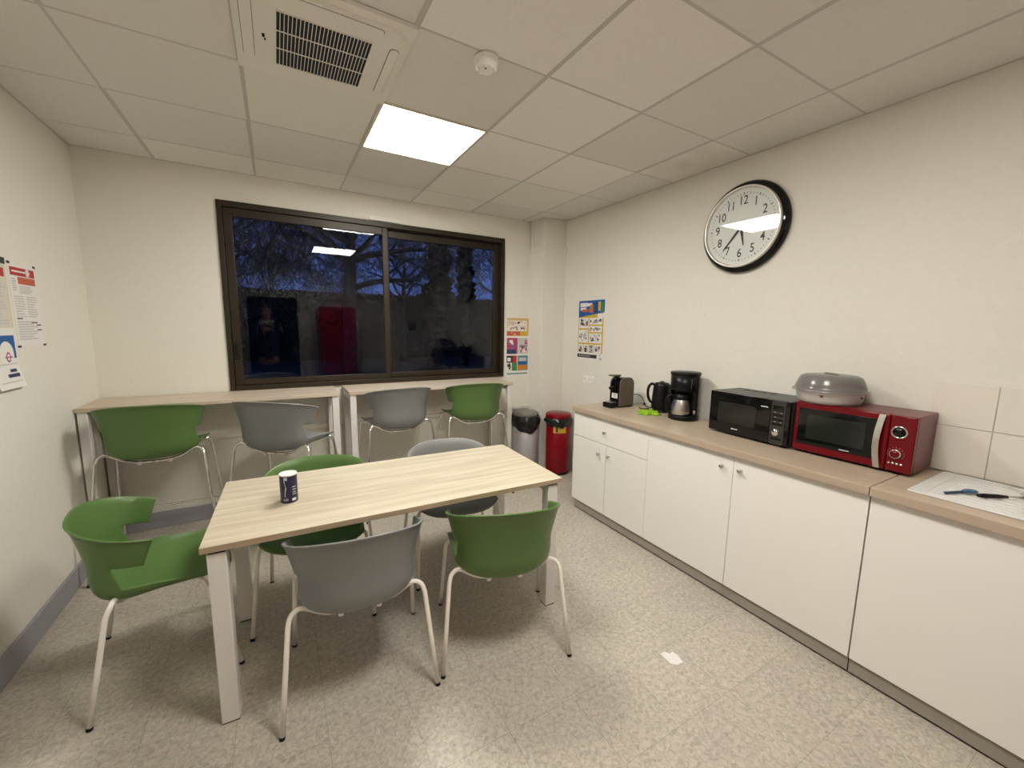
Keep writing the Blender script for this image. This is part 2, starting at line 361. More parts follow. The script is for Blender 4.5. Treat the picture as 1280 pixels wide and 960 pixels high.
# splashback tiles at the sink
b = MB(); b.box(XR - 0.006, XR, -4.41, -3.206, 0.90, 1.322, M_grout)
for k in range(6):
    y1 = -3.206 - 0.203 * k; y0 = max(y1 - 0.2, -4.41)
    b.box(XR - 0.010, XR - 0.004, y0, y1, 1.122, 1.322, M_tile, 0.0015); b.box(XR - 0.010, XR - 0.004, y0, y1, 0.904, 1.119, M_tile, 0.0015)
struct(b.build('trim_4'))
# small air inlet over the window
o = MB().poly(rrect(-0.125, 0.125, -0.014, 0.014, 0.008), 0, 0.018, M_plug); o.box(-0.11, 0.11, -0.005, 0.005, 0.018, 0.0195, M_legw)
on_wall(tag(o.build('air_inlet'), 'thin white air inlet strip on the wall just above the window frame', 'vent'), 'far', (1.99, 0, 2.484))

# ------------------------------------------------------------------ ceiling fittings
def ceiling_light(i, j, label):
    x0, x1, y0, y1 = gx[i], gx[i + 1], gy[j + 1], gy[j]
    t = thing('ceiling_light', label, 'light', ((x0 + x1) / 2, (y0 + y1) / 2, H), 0, 'square ceiling light panels')
    a = 0.297
    f = MB(); fw_ = 0.012
    f.box(-a, a, -a, -a + fw_, -0.006, 0.010); f.box(-a, a, a - fw_, a, -0.006, 0.010); f.box(-a, -a + fw_, -a + fw_, a - fw_, -0.006, 0.010); f.box(a - fw_, a, -a + fw_, a - fw_, -0.006, 0.010)
    f.build('frame', mat('light_frame', (0.72, 0.66, 0.50), 0.5), t)
    MB().box(-a + fw_, a - fw_, -a + fw_, a - fw_, -0.003, 0.008).build('diffuser', M_light, t)
ceiling_light(3, 2, 'lit square white ceiling light panel nearer the window')
ceiling_light(3, 5, 'lit square ceiling light panel behind the camera, mirrored in the window')
# cassette air conditioner
ax, ay = 1.327, -1.891
t = thing('air_conditioner', 'white square cassette air conditioner in the ceiling with a dark slatted grille', 'air conditioner', (ax, ay, H))
b = MB(); b.poly([(p[0], p[1]) for p in rrect(-0.305, 0.305, -0.305, 0.305, 0.012)], -0.016, -0.0005, M_acp)
b.poly([(p[0], p[1]) for p in rrect(-0.290, 0.285, -0.265, 0.270, 0.06)], -0.030, -0.014, M_acp)
b.build('panel', None, t)
def slot(name, x0, x1, y0, y1):
    q = MB(); q.poly(rrect(x0 - 0.002, x1 + 0.002, y0 - 0.002, y1 + 0.002, 0.017), -0.0308, -0.029, M_gap); q.poly(rrect(x0, x1, y0, y1, 0.016), -0.034, -0.030, M_acp); q.build('air_flap', None, t)
slot('l', -0.279, -0.242, -0.20, 0.17); slot('r', 0.232, 0.266, -0.17, 0.18); slot('t', -0.19, 0.19, -0.258, -0.222)
b = MB(); GX0, GX1, GY0, GY1 = -0.166, 0.163, -0.165, 0.175
b.box(GX0, GX1, GY0, GY1, -0.0308, -0.029, M_dark)
n = 25
for k in range(n + 1):
    x = GX0 + (GX1 - GX0) * k / n; b.box(x - 0.0012, x + 0.0012, GY0, GY1, -0.0335, -0.0305, M_acp)
for f in (0, 0.33, 0.66, 1):
    y = GY0 + (GY1 - GY0) * f; b.box(GX0 - 0.002, GX1 + 0.002, y - 0.0016, y + 0.0016, -0.0340, -0.0305, M_acp)
b.build('grille', None, t)
b = MB(); b.box(-0.213, -0.203, -0.005, 0.017, -0.0325, -0.0298, M_black, 0.001); b.box(-0.206, -0.200, 0.022, 0.034, -0.032, -0.0298, M_black); b.build('indicator', None, t)
# smoke detector
b = MB(); b.lathe([(0, -0.0005), (0.052, -0.0005), (0.054, -0.008), (0.050, -0.016), (0.044, -0.017), (0.046, -0.026), (0.046, -0.036), (0.040, -0.044), (0.028, -0.050), (0, -0.052)], M_plug, 36)
t = thing('smoke_detector', 'round white smoke detector on the ceiling beside the air conditioner', 'smoke detector', (1.934, -2.16, H))
b.build('housing', None, t)
b = MB()
for k in range(8): b.box(0.030, 0.037, -0.006, 0.006, -0.050, -0.044, M_legw, mx=Matrix.Rotation(k * PI / 4, 4, 'Z'))
b.build('sensor_slot', None, t); MB().sphere((-0.012, -0.018, -0.0505), 0.004, M_black).build('indicator_lamp', None, t)

# ------------------------------------------------------------------ clock
t = thing('wall_clock', 'large round wall clock with silver bezel, black outer ring and white dial', 'clock')
on_wall(t, 'right', (XR, -2.197, 2.222))
MB().lathe([(0.20, 0.0), (0.278, 0.0), (0.288, 0.010), (0.289, 0.022), (0.282, 0.034), (0.268, 0.044), (0.254, 0.050), (0.246, 0.050), (0.245, 0.040), (0.20, 0.038)], M_blackg, 72).build('outer_ring', None, t)
MB().lathe([(0.256, 0.048), (0.256, 0.060), (0.252, 0.067), (0.247, 0.068), (0.2425, 0.063), (0.2405, 0.056), (0.2395, 0.046)], mat('silver_bezel', (0.78, 0.765, 0.73), 0.28, 1.0), 72).build('bezel', None, t)
b = MB(); b.lathe([(0, 0.0445), (0.2395, 0.0445), (0.2395, 0.046), (0, 0.046)], mat('clock_dial', (0.76, 0.79, 0.76), 0.4), 72, smooth=False)
M_ink = mat('clock_ink', (0.03, 0.03, 0.03), 0.6)
for k in range(1, 13):
    a = PI / 2 - k * PI / 6; rr = 0.166
    text_into(b, str(k), 0.078, rr * math.cos(a), rr * math.sin(a), 0.0463, M_ink, 0.0006, 0.0002, sx=0.80)
for k in range(60):
    a = k * PI / 30; mx = Matrix.Rotation(a, 4, 'Z')
    if k % 5: b.box(0.205, 0.214, -0.0015, 0.0015, 0.0461, 0.0466, M_ink, mx=mx)
    else: b.box(0.202, 0.217, -0.003, 0.003, 0.0461, 0.0466, M_ink, mx=mx)
b.build('dial', None, t)
def hand(name, ang, ln, w_, z):
    q = MB(); q.poly([(-0.02, -w_ * 0.6), (ln * 0.25, -w_), (ln, -w_ * 0.35), (ln, w_ * 0.35), (ln * 0.25, w_), (-0.02, w_ * 0.6)], z, z + 0.0012, M_ink, mx=Matrix.Rotation(PI / 2 - R(ang), 4, 'Z')); q.build(name, None, t)
hand('minute_hand', 220, 0.178, 0.0075, 0.050); hand('hour_hand', 168.5, 0.120, 0.009, 0.0482)
MB().lathe([(0, 0.046), (0.010, 0.046), (0.010, 0.053), (0, 0.054)], M_ink, 20).build('hub', None, t)
MB().lathe([(0, 0.058), (0.2402, 0.058), (0.2402, 0.0605), (0, 0.0605)], M_clockglass, 72, smooth=False).build('glass', None, t)

# ------------------------------------------------------------------ papers on the walls
def blobs(mb, x0, x1, y0, y1, z, n, cols, seed, s=(0.006, 0.02)):
    rg = random.Random(seed)
    for k in range(n):
        w_ = rg.uniform(*s); h_ = rg.uniform(*s); x = rg.uniform(x0, max(x0, x1 - w_)); y = rg.uniform(y0, max(y0, y1 - h_))
        mb.box(x, min(x + w_, x1), y, min(y + h_, y1), z, z + 0.0003 + 0.00003 * k, rg.choice(cols))
def lines(mb, x0, x1, y0, y1, n, mt, seed, z=0.0008, th=0.45):
    rg = random.Random(seed); dy = (y1 - y0) / n
    for k in range(n):
        mb.box(x0, x0 + (x1 - x0) * rg.uniform(0.6, 1.0), y1 - dy * (k + 0.5 + th / 2), y1 - dy * (k + 0.5 - th / 2), z, z + 0.0003, mt)
def pm(n, c): return mat('print_' + n, c, 0.6)
P_blue = pm('blue', (0.012, 0.10, 0.34)); P_yel = pm('yellow', (0.62, 0.42, 0.02)); P_red = pm('red', (0.45, 0.03, 0.03)); P_org = pm('orange', (0.62, 0.20, 0.02)); P_blk = pm('black', (0.03, 0.03, 0.035)); P_gry = pm('grey', (0.42, 0.41, 0.40))
P_pnk = pm('magenta', (0.42, 0.06, 0.16)); P_grn = pm('green', (0.05, 0.24, 0.08)); P_teal = pm('teal', (0.14, 0.28, 0.27)); P_tan = pm('tan', (0.62, 0.44, 0.20)); P_navy = pm('navy', (0.03, 0.05, 0.13)); P_wht = pm('white', (0.80, 0.78, 0.74)); P_pale = pm('pale_grey', (0.56, 0.55, 0.54)); P_lil = pm('purple', (0.22, 0.10, 0.22)); P_or2 = pm('salmon', (0.55, 0.12, 0.06))
# yellow and blue poster, right wall. 0.39 x 0.60
t = MB(); hw, hh = 0.195, 0.30
t.box(-hw, hw, -hh, hh, 0.0005, 0.0016, P_wht); z = 0.0016
t.box(-hw + 0.004, hw - 0.012, -hh + 0.075, hh - 0.145, z, z + 0.0003, P_yel)
t.face([(-hw + 0.004, hh - 0.17, z + 0.0005), (hw - 0.004, hh - 0.125, z + 0.0005), (hw - 0.004, hh - 0.004, z + 0.0005), (-hw + 0.004, hh - 0.004, z + 0.0005)], P_blue)
t.face([(-hw + 0.004, hh - 0.20, z + 0.0004), (hw - 0.02, hh - 0.20, z + 0.0004), (hw - 0.02, hh - 0.127, z + 0.0004), (-hw + 0.004, hh - 0.171, z + 0.0004)], P_yel)
t.box(hw - 0.10, hw - 0.01, hh - 0.18, hh - 0.135, z + 0.0005, z + 0.0007, P_wht)
for q in ((-0.17, -0.06, 0.235, 0.275), (-0.165, -0.08, 0.20, 0.228), (-0.06, 0.01, 0.24, 0.27)): t.box(*q, z + 0.0007, z + 0.001, P_wht)
t.box(-0.14, -0.03, 0.185, 0.212, z + 0.0008, z + 0.0011, P_or2); t.box(-0.02, 0.025, 0.175, 0.25, z + 0.0008, z + 0.0011, P_org); t.box(0.10, 0.135, 0.19, 0.28, z + 0.0008, z + 0.0011, P_yel); t.box(0.055, 0.09, 0.17, 0.27, z + 0.0008, z + 0.0011, P_navy); t.box(0.145, 0.175, 0.18, 0.27, z + 0.0008, z + 0.0011, P_grn)
CL = [(-0.18, -0.035, 0.02, 0.125), (-0.02, 0.165, 0.06, 0.125), (-0.02, 0.165, -0.015, 0.045), (-0.18, -0.035, -0.125, 0.005), (-0.02, 0.165, -0.125, -0.03), (-0.18, -0.105, -0.232, -0.14), (-0.095, -0.035, -0.232, -0.14), (-0.025, 0.05, -0.232, -0.14), (0.06, 0.165, -0.222, -0.14)]
for i, q in enumerate(CL):
    t.box(*q, z + 0.0003, z + 0.0006, P_wht)
    blobs(t, q[0] + 0.008, q[1] - 0.008, q[2] + 0.010, q[3] - 0.008, z + 0.0006, 20, [P_blk, P_gry, P_pale, P_lil, P_gry, P_blk], 10 + i, (0.008, 0.026))
t.box(-hw + 0.002, 0.105, -hh + 0.025, -hh + 0.06, z, z + 0.0004, P_blk); lines(t, -0.17, 0.09, -hh + 0.035, -hh + 0.05, 1, P_gry, 3, z + 0.0005)
blobs(t, 0.13, 0.175, -hh + 0.012, -0.225, z, 7, [P_gry, P_blue, P_pale], 77, (0.008, 0.02))
o = t.build('poster'); on_wall(tag(o, 'tall yellow and blue printed poster on the right wall above the socket', 'poster'), 'right', (XR, -0.699, 1.532))
# poster left of the pillar. 0.29 x 0.65
t = MB(); hw, hh = 0.143, 0.325
t.box(-hw, hw, -hh, hh, 0.0005, 0.0016, P_wht)
t.box(-hw + 0.008, hw - 0.004, hh - 0.20, hh - 0.005, z, z + 0.0003, P_tan)
t.box(-hw + 0.015, hw - 0.03, hh - 0.085, hh - 0.032, z + 0.0003, z + 0.0005, P_wht); t.box(-hw + 0.015, hw - 0.03, hh - 0.145, hh - 0.092, z + 0.0003, z + 0.0005, P_wht)
blobs(t, -hw + 0.02, hw - 0.04, hh - 0.08, hh - 0.035, z + 0.0005, 24, [P_tan, P_gry, P_blk, P_tan], 5, (0.008, 0.022)); blobs(t, -hw + 0.02, hw - 0.04, hh - 0.14, hh - 0.095, z + 0.0005, 24, [P_tan, P_gry, P_org, P_blk], 6, (0.008, 0.022))
t.box(-hw + 0.004, 0.03, hh - 0.195, hh - 0.15, z + 0.0004, z + 0.0007, P_or2); t.box(0.032, hw - 0.03, hh - 0.195, hh - 0.155, z + 0.0004, z + 0.0007, P_yel); blobs(t, -hw + 0.02, 0.02, hh - 0.19, hh - 0.155, z + 0.0007, 6, [P_wht, P_tan], 7, (0.008, 0.02))
t.box(-hw + 0.006, 0.0, -0.07, 0.105, z, z + 0.0004, P_pnk); t.box(0.006, hw - 0.008, -0.07, 0.105, z, z + 0.0004, P_pale)
blobs(t, -hw + 0.01, -0.005, -0.02, 0.09, z + 0.0005, 16, [P_pnk, P_lil, P_wht, P_red, P_teal, P_lil], 8, (0.014, 0.045)); t.box(-hw + 0.006, -0.02, -0.068, -0.02, z + 0.0005, z + 0.0009, P_navy)
blobs(t, 0.012, hw - 0.014, -0.06, 0.09, z + 0.0005, 16, [P_pnk, P_teal, P_wht, P_pale, P_teal], 9, (0.014, 0.045))
t.box(-hw + 0.006, -0.01, -0.165, -0.088, z, z + 0.0004, P_blk); t.box(-0.06, -0.01, -0.165, -0.09, z + 0.0004, z + 0.0006, P_red); t.box(-0.07, -0.005, -0.255, -0.165, z, z + 0.0004, P_grn); t.box(-hw + 0.015, -0.085, -0.15, -0.11, z + 0.0004, z + 0.0007, P_wht)
t.box(0.0, hw - 0.008, -0.255, -0.088, z, z + 0.0004, P_teal); t.box(0.0, hw - 0.02, -0.245, -0.195, z + 0.0004, z + 0.0008, P_org); t.box(0.01, hw - 0.02, -0.19, -0.155, z + 0.0004, z + 0.0008, P_blue); t.box(0.02, hw - 0.03, -0.15, -0.115, z + 0.0004, z + 0.0008, P_pale)
blobs(t, -hw + 0.01, -0.075, -0.25, -0.17, z + 0.0004, 8, [P_blk, P_gry, P_grn], 12, (0.01, 0.03)); t.box(-hw + 0.01, hw - 0.01, -hh + 0.03, -hh + 0.045, z, z + 0.0003, P_teal)
o = t.build('poster'); on_wall(tag(o, 'narrow poster of small colourful panels on the far wall between window and pillar', 'poster'), 'far', (3.392, 0, 1.333))
# notices on the left wall
t = MB(); hw, hh = 0.132, 0.203
t.box(-hw, hw, -hh, hh, 0.0005, 0.0013, P_wht); z = 0.0013
t.box(-hw + 0.015, hw - 0.02, hh - 0.058, hh - 0.018, z, z + 0.0003, P_red); t.box(-0.055, hw - 0.02, hh - 0.098, hh - 0.063, z, z + 0.0003, P_or2); lines(t, -hw + 0.03, hw - 0.06, hh - 0.047, hh - 0.028, 1, P_wht, 2, z + 0.0004)
t.box(0.03, 0.06, hh - 0.055, hh - 0.02, z + 0.0004, z + 0.0007, P_wht)
lines(t, -hw + 0.02, -0.065, hh - 0.135, hh - 0.07, 6, P_gry, 3, z, 0.4); lines(t, -0.05, hw - 0.02, hh - 0.145, hh - 0.105, 5, P_gry, 4, z, 0.4)
lines(t, -hw + 0.02, -0.01, -0.06, 0.05, 9, P_pale, 5, z, 0.5); lines(t, 0.0, hw - 0.02, -0.06, 0.05, 9, P_pale, 6, z, 0.5); t.box(-hw + 0.02, -0.06, -0.068, -0.062, z, z + 0.0003, P_blk); t.box(0.02, 0.08, -0.088, -0.082, z, z + 0.0003, P_blk); t.box(0.07, 0.115, -0.10, -0.094, z, z + 0.0003, P_blk); t.box(0.07, 0.115, -0.125, -0.119, z, z + 0.0003, P_blk)
lines(t, -hw + 0.02, hw - 0.02, -hh + 0.03, -0.075, 8, P_pale, 7, z, 0.6)
for sx in (-1, 1):
    t.box(sx * (hw - 0.012) - 0.012, sx * (hw - 0.012) + 0.012, hh - 0.006, hh + 0.006, 0.0005, 0.0022, P_blk); t.box(sx * (hw - 0.006) - 0.014, sx * (hw - 0.006) + 0.014, -hh - 0.004, -hh + 0.006, 0.0005, 0.0022, P_blk)
o = t.build('notice'); on_wall(tag(o, 'white notice with red heading and small print, rightmost of three on the left wall', 'notice'), 'left', (0, -0.795, 1.623))
t = MB(); hw, hh = 0.12, 0.165
t.box(-hw, hw, -hh, hh, 0.0005, 0.0013, P_tan); t.box(-hw, hw - 0.004, -hh, hh - 0.004, 0.001, 0.0016, pm('cream', (0.68, 0.63, 0.55))); z = 0.0016
t.box(-hw + 0.01, hw - 0.015, hh - 0.085, hh - 0.045, z, z + 0.0003, P_red); lines(t, -hw + 0.01, hw - 0.01, -hh + 0.02, hh - 0.10, 15, P_pale, 11, z, 0.5); t.box(hw - 0.03, hw + 0.005, hh - 0.025, hh + 0.005, 0.0005, 0.003, P_blk)
o = t.build('notice'); on_wall(tag(o, 'cream notice with red band, above the blue-topped sheet on the left wall', 'notice'), 'left', (0, -1.072, 1.672))
t = MB(); hw, hh = 0.11, 0.14
V = [(x, y, 0.0035 + 0.018 * max(0, -y / hh) ** 2 * 1.0) for y in [hh - 2 * hh * k / 8 for k in range(9)] for x in (-hw, hw)]
for k in range(8): t.face([V[2 * k], V[2 * k + 2], V[2 * k + 3], V[2 * k + 1]], P_wht)
def bl(x0, x1, y0, y1, mt, dz=0.0006):
    g = lambda y: 0.0035 + 0.018 * max(0, -y / hh) ** 2 + dz
    t.face([(x0, y0, g(y0)), (x1, y0, g(y0)), (x1, y1, g(y1)), (x0, y1, g(y1))], mt)
bl(-hw + 0.01, hw - 0.012, 0.02, 0.105, P_blue); bl(hw - 0.035, hw - 0.012, -0.012, 0.02, P_blue)
t.poly(arc_pts(0.02, 0.02, 0.058, 0, 180, 14) + [(-0.038, 0.0), (0.078, 0.0)], 0.0043, 0.0046, P_wht)
t.poly([(0.03 + 0.019 * math.cos(k * PI / 10), 0.004 + 0.024 * math.sin(k * PI / 10)) for k in range(20)], 0.0046, 0.0049, P_pnk); t.poly([(0.03 + 0.012 * math.cos(k * PI / 10), 0.004 + 0.016 * math.sin(k * PI / 10)) for k in range(20)], 0.0049, 0.0051, P_wht); t.box(0.0, 0.062, 0.001, 0.007, 0.0051, 0.0053, P_pnk)
bl(-hw + 0.02, hw - 0.02, -0.03, -0.027, P_gry, 0.001); bl(0.02, 0.07, -0.066, -0.052, P_navy, 0.0015); bl(-0.01, 0.085, -0.09, -0.074, P_navy, 0.002); bl(-hw + 0.03, 0.09, -0.112, -0.108, P_pale, 0.002)
o = t.build('notice'); modify(o, solid=0.0006, off=-1); on_wall(tag(o, 'white sheet with a blue top and curling lower edge, lowest on the left wall', 'notice'), 'left', (0, -1.068, 1.373))
# wall socket
t = thing('wall_socket', 'white double power socket on the right wall near the espresso machine', 'socket'); on_wall(t, 'right', (XR, -0.695, 1.033))
b = MB(); b.poly(rrect(-0.076, 0.076, -0.038, 0.038, 0.006), 0, 0.009, M_plug); b.build('faceplate', None, t)
for s in (-1, 1):
    b = MB(); b.lathe([(0, 0.0095), (0.019, 0.0095), (0.021, 0.012), (0.023, 0.009)], M_plug, 24, mx=Matrix.Translation((0.036 * s, 0, 0)))
    for q in (-1, 1): b.lathe([(0, 0.0102), (0.0028, 0.0102), (0.0028, 0.0096)], P_blk, 10, mx=Matrix.Translation((0.036 * s + 0.0085 * q, 0, 0)))
    b.build('socket_outlet', None, t)

# ------------------------------------------------------------------ seating
YC = -0.06
def zrim(y): return 0.757 - 0.295 * max(0.0, y + 0.275)
ROWS = [(0.0, 0.0, 0.0), (0.055, 0.046, 0.012), (0.107, 0.087, 0.05), (0.154, 0.120, 0.13), (0.190, 0.143, 0.255), (0.214, 0.158, 0.43), (0.228, 0.167, 0.66), (0.234, 0.172, 1.0)]   # half width, depth, share of rise below the cut-out
UPPER = [(0.234, 0.1735, 0.10), (0.2345, 0.175, 0.2), (0.2355, 0.177, 0.3), (0.238, 0.180, 0.42), (0.244, 0.186, 0.55), (0.252, 0.194, 0.70), (0.261, 0.204, 0.86), (0.269, 0.214, 0.985), (0.277, 0.221, 1.0)]
KLOW = len(ROWS) - 1; KHIGH = KLOW + 4
ALLR = ROWS + UPPER
def sgnpow(v, e): return math.copysign(abs(v) ** e, v)
def shell_bm():
    bm = bmesh.new(); ex = 2 / 2.35
    NA, NB, NCc = 12, 6, 10           # columns: back to cut-out, cut-out to arm tip, arm tip to seat front
    b_low = ROWS[KLOW][1]
    def zc(y): return 0.408 + 0.115 * (y + 0.12)
    def zl(y): return 0.492 - 0.085 * max(0, y + 0.10)
    def pt(row, col, sg):
        a, b, g = ALLR[row]
        # where this row meets the rear edge of the cut-out
        if row <= KLOW: yn = YC + (-0.118 - YC) * (b / b_low); yt = -0.035 + 0.0 * row; 
        else:
            s = g; yn = -0.118 - 0.03 * min(1, s / 0.42); yt = -0.047 + 0.035 * max(0, (s - 0.42) / 0.58)
        if b < 1e-6: ph_n = PI / 2
        else: ph_n = math.acos(min(1, max(0, (YC - yn) / b)) ** (1 / ex))
        if col <= NA:
            ph = ph_n * col / NA; x = a * sgnpow(math.sin(ph), ex); y = YC - b * sgnpow(math.cos(ph), ex)
        else:
            if col <= NA + NB: y = yn + (yt - yn) * (col - NA) / NB
            else:
                yf = 0.252 - 0.055 * (a / 0.22) ** 4
                y = yt + (yf - yt) * (col - NA - NB) / NCc
            if y <= YC and b > 1e-6:
                cph = min(1, (YC - y) / b) ** (1 / ex); x = a * sgnpow(math.sqrt(max(0, 1 - cph * cph)), ex)
            else: x = a
            if row >= KHIGH and y > -0.13: x *= 1 - 0.075 * ((y + 0.13) / 0.12) ** 1.6 * (0.4 + 0.6 * g)
            if y > 0.02 and row <= KLOW: x *= 1 + 0.05 * min(1, (y - 0.02) / 0.14)
        if row <= KLOW:
            z = zc(y) + (zl(y) - zc(y)) * g * (1.0 if y < 0 else 1.0 - 0.25 * min(1, y / 0.2))
            if y > 0.17: z -= 0.028 * ((y - 0.17) / 0.08) ** 2
        else: z = zl(y) + (zrim(y) - zl(y)) * g
        return (sg * x, y, z)
    V = {}
    NT = NA + NB + NCc
    for sg in (-1, 1):
        for r_ in range(len(ALLR)):
            for c_ in range(NT + 1):
                if r_ > KLOW and c_ > NA + NB: continue
                if KLOW < r_ < KHIGH and c_ > NA: continue
                V[sg, r_, c_] = bm.verts.new(pt(r_, c_, sg))
    for sg in (-1, 1):
        for r_ in range(len(ALLR) - 1):
            for c_ in range(NT):
                k = [(sg, r_, c_), (sg, r_, c_ + 1), (sg, r_ + 1, c_ + 1), (sg, r_ + 1, c_)]
                if not all(q in V for q in k): continue
                if KLOW <= r_ < KHIGH and c_ >= NA: continue
                vs = [V[q] for q in k]
                if sg < 0: vs.reverse()
                bm.faces.new(vs)
    bmesh.ops.remove_doubles(bm, verts=bm.verts, dist=0.0004)
    bmesh.ops.dissolve_degenerate(bm, dist=0.0002, edges=bm.edges)
    bmesh.ops.recalc_face_normals(bm, faces=bm.faces)
    for f in bm.faces: f.smooth = True
    return bm
def make_seat(name, label, cat, group, shell_m, leg_m, h):
    t = thing(name, label, cat, (0, 0, 0), 0, group)
    bm = shell_bm(); bmesh.ops.translate(bm, verts=bm.verts, vec=(0, 0, h))
    me = bpy.data.meshes.new('seat_shell'); bm.to_mesh(me); bm.free(); me.materials.append(shell_m)
    o = bpy.data.objects.new('seat_shell', me); COL.objects.link(o); o.parent = t
    modify(o, solid=0.0085, off=0, bevel=0.003)
    fx, fy = (0.297, 0.245) if h == 0 else (0.325, 0.262)
    r_ = 0.0100 if h == 0 else 0.0095
    for s in (-1, 1):
        for back in (1, 0):
            if back: foot = Vector((s * fx, -fy, 0.006)); bend = Vector((s * 0.262, -0.172, 0.405 + h)); tail = [(s * 0.252, -0.160, 0.434 + h), (s * 0.228, -0.150, 0.449 + h), (s * 0.20, -0.144, 0.442 + h), (s * 0.14, -0.135, 0.402 + h), (s * 0.07, -0.125, 0.381 + h), (0, -0.12, 0.377 + h)]
            else: foot = Vector((s * (fx - 0.012), fy, 0.006)); bend = Vector((s * 0.258, 0.150, 0.405 + h)); tail = [(s * 0.252, 0.140, 0.426 + h), (s * 0.236, 0.132, 0.438 + h), (s * 0.205, 0.125, 0.432 + h), (s * 0.15, 0.115, 0.408 + h), (s * 0.08, 0.105, 0.396 + h), (0, 0.10, 0.392 + h)]
            p = [foot, foot.lerp(bend, 0.35), foot.lerp(bend, 0.7), bend] + [Vector(q) for q in tail]
            leg = MB().tube([foot, foot.lerp(bend, 0.5)] + smooth_path(p[3:], 4), r_, leg_m, 12).build('leg', None, t)
            d = (bend - foot).normalized()
            MB().tube([foot - d * 0.006, foot + d * 0.006], r_ + 0.0010, M_black, 12).build('foot_cap', None, leg)
    for s in (-1, 1): MB().box(s * 0.075 - 0.011, s * 0.075 + 0.011, -0.142, -0.108, 0.366 + h, 0.388 + h, M_plug, 0.004).build('leg_clip', None, t)
    if h > 0:
        k = 0.245 / (0.405 + h); yf = fy + (0.150 - fy) * k; xf = (fx - 0.012) + (0.258 - fx + 0.012) * k; zf = 0.006 + 0.245
        MB().tube(smooth_path([(-xf - 0.004, yf - 0.06, zf), (-xf - 0.002, yf - 0.015, zf), (-xf + 0.02, yf + 0.018, zf), (-xf + 0.06, yf + 0.022, zf)], 5) + smooth_path([(xf - 0.06, yf + 0.022, zf), (xf - 0.02, yf + 0.018, zf), (xf + 0.002, yf - 0.015, zf), (xf + 0.004, yf - 0.06, zf)], 5), 0.007, leg_m, 10).build('footrest', None, t)
    return t
GC = 'armchairs around the dining table'; GS = 'bar stools at the high tables'
cg = make_seat('armchair', 'green plastic armchair at the left end of the dining table, turned side on', 'chair', GC, M_green, M_tube, 0.0)
cy = make_seat('armchair', 'grey plastic armchair on the near side of the dining table, its back to the camera', 'chair', GC, M_grey, M_tube, 0.0)
sg_ = make_seat('bar_stool', 'green chrome-legged bar stool in the left corner under the left high table', 'bar stool', GS, M_green, M_chrome, 0.303)
sy_ = make_seat('bar_stool', 'grey chrome-legged bar stool turned at an angle under the left high table', 'bar stool', GS, M_grey, M_chrome, 0.303)
def place(o, x, y, a, label=None):
    o.location = (x, y, 0); o.rotation_euler = (0, 0, R(a))
    if label: o['label'] = label
place(cg, 0.587, -1.559, -80.3)
place(dup(cg), 1.238, -1.476, 169.4, 'green plastic armchair behind the dining table, half hidden by the table top and canister')
place(dup(cg), 2.013, -2.176, -17.1, 'green plastic armchair on the near side of the dining table, beside its right-hand leg')
place(cy, 1.3515, -2.073, -5.4)
place(dup(cy), 2.05, -1.462, 174, 'grey plastic armchair behind the dining table towards its right end')
place(sg_, 0.39, -0.471, -1.0)
place(sy_, 1.122, -0.653, -34.6)
place(dup(sy_), 1.946, -0.399, 4.0, 'grey chrome-legged bar stool under the left half of the right high table')
place(dup(sg_), 2.658, -0.407, -6.1, 'green chrome-legged bar stool under the right high table, nearest the bins')

# ------------------------------------------------------------------ tables
t = thing('dining_table', 'rectangular dining table with pale oak top and white metal legs', 'table', (1.6157, -1.7935, 0), -0.028)
TL, TW = 0.793, 0.356
b = MB(); b.box(-TL, TL, -TW, TW, 0.7205, 0.745, M_oak, 0.0015)
bm = b.bm
ie = b.mi(M_oakedge)
for f in bm.faces:
    if abs(f.calc_center_median().z - 0.733) < 0.011: f.material_index = ie
b.build('table_top', None, t)
for sx in (-1, 1):
    fr = MB(); xa = sx * (TL - 0.048); fr.box(xa - 0.028, xa + 0.028, -TW + 0.075, TW - 0.075, 0.665, 0.708, M_legw, 0.003); fr.build('end_rail', None, t)
    for sy in (-1, 1):
        q = MB(); ya = sy * (TW - 0.043)
        a = [(xa - 0.031, ya - 0.031 + 0.0 * sy), (xa + 0.031, ya + 0.031)]
        q.box(xa - 0.031, xa + 0.031, ya - 0.031, ya + 0.031, 0.004, 0.708, M_legw, 0.004)
        lg = q.build('leg', None, t)
        MB().box(xa - 0.027, xa + 0.027, ya - 0.027, ya + 0.027, 0.708, 0.7205, M_blackm).build('spacer', None, lg)
        MB().box(xa - 0.029, xa + 0.029, ya - 0.029, ya + 0.029, 0.0, 0.006, M_blackm).build('foot', None, lg)
b = MB()
for sy in (-1, 1): b.box(-TL + 0.08, TL - 0.08, sy * 0.2 - 0.02, sy * 0.2 + 0.02, 0.68, 0.7205, M_legw, 0.002)
b.build('frame_beam', None, t)
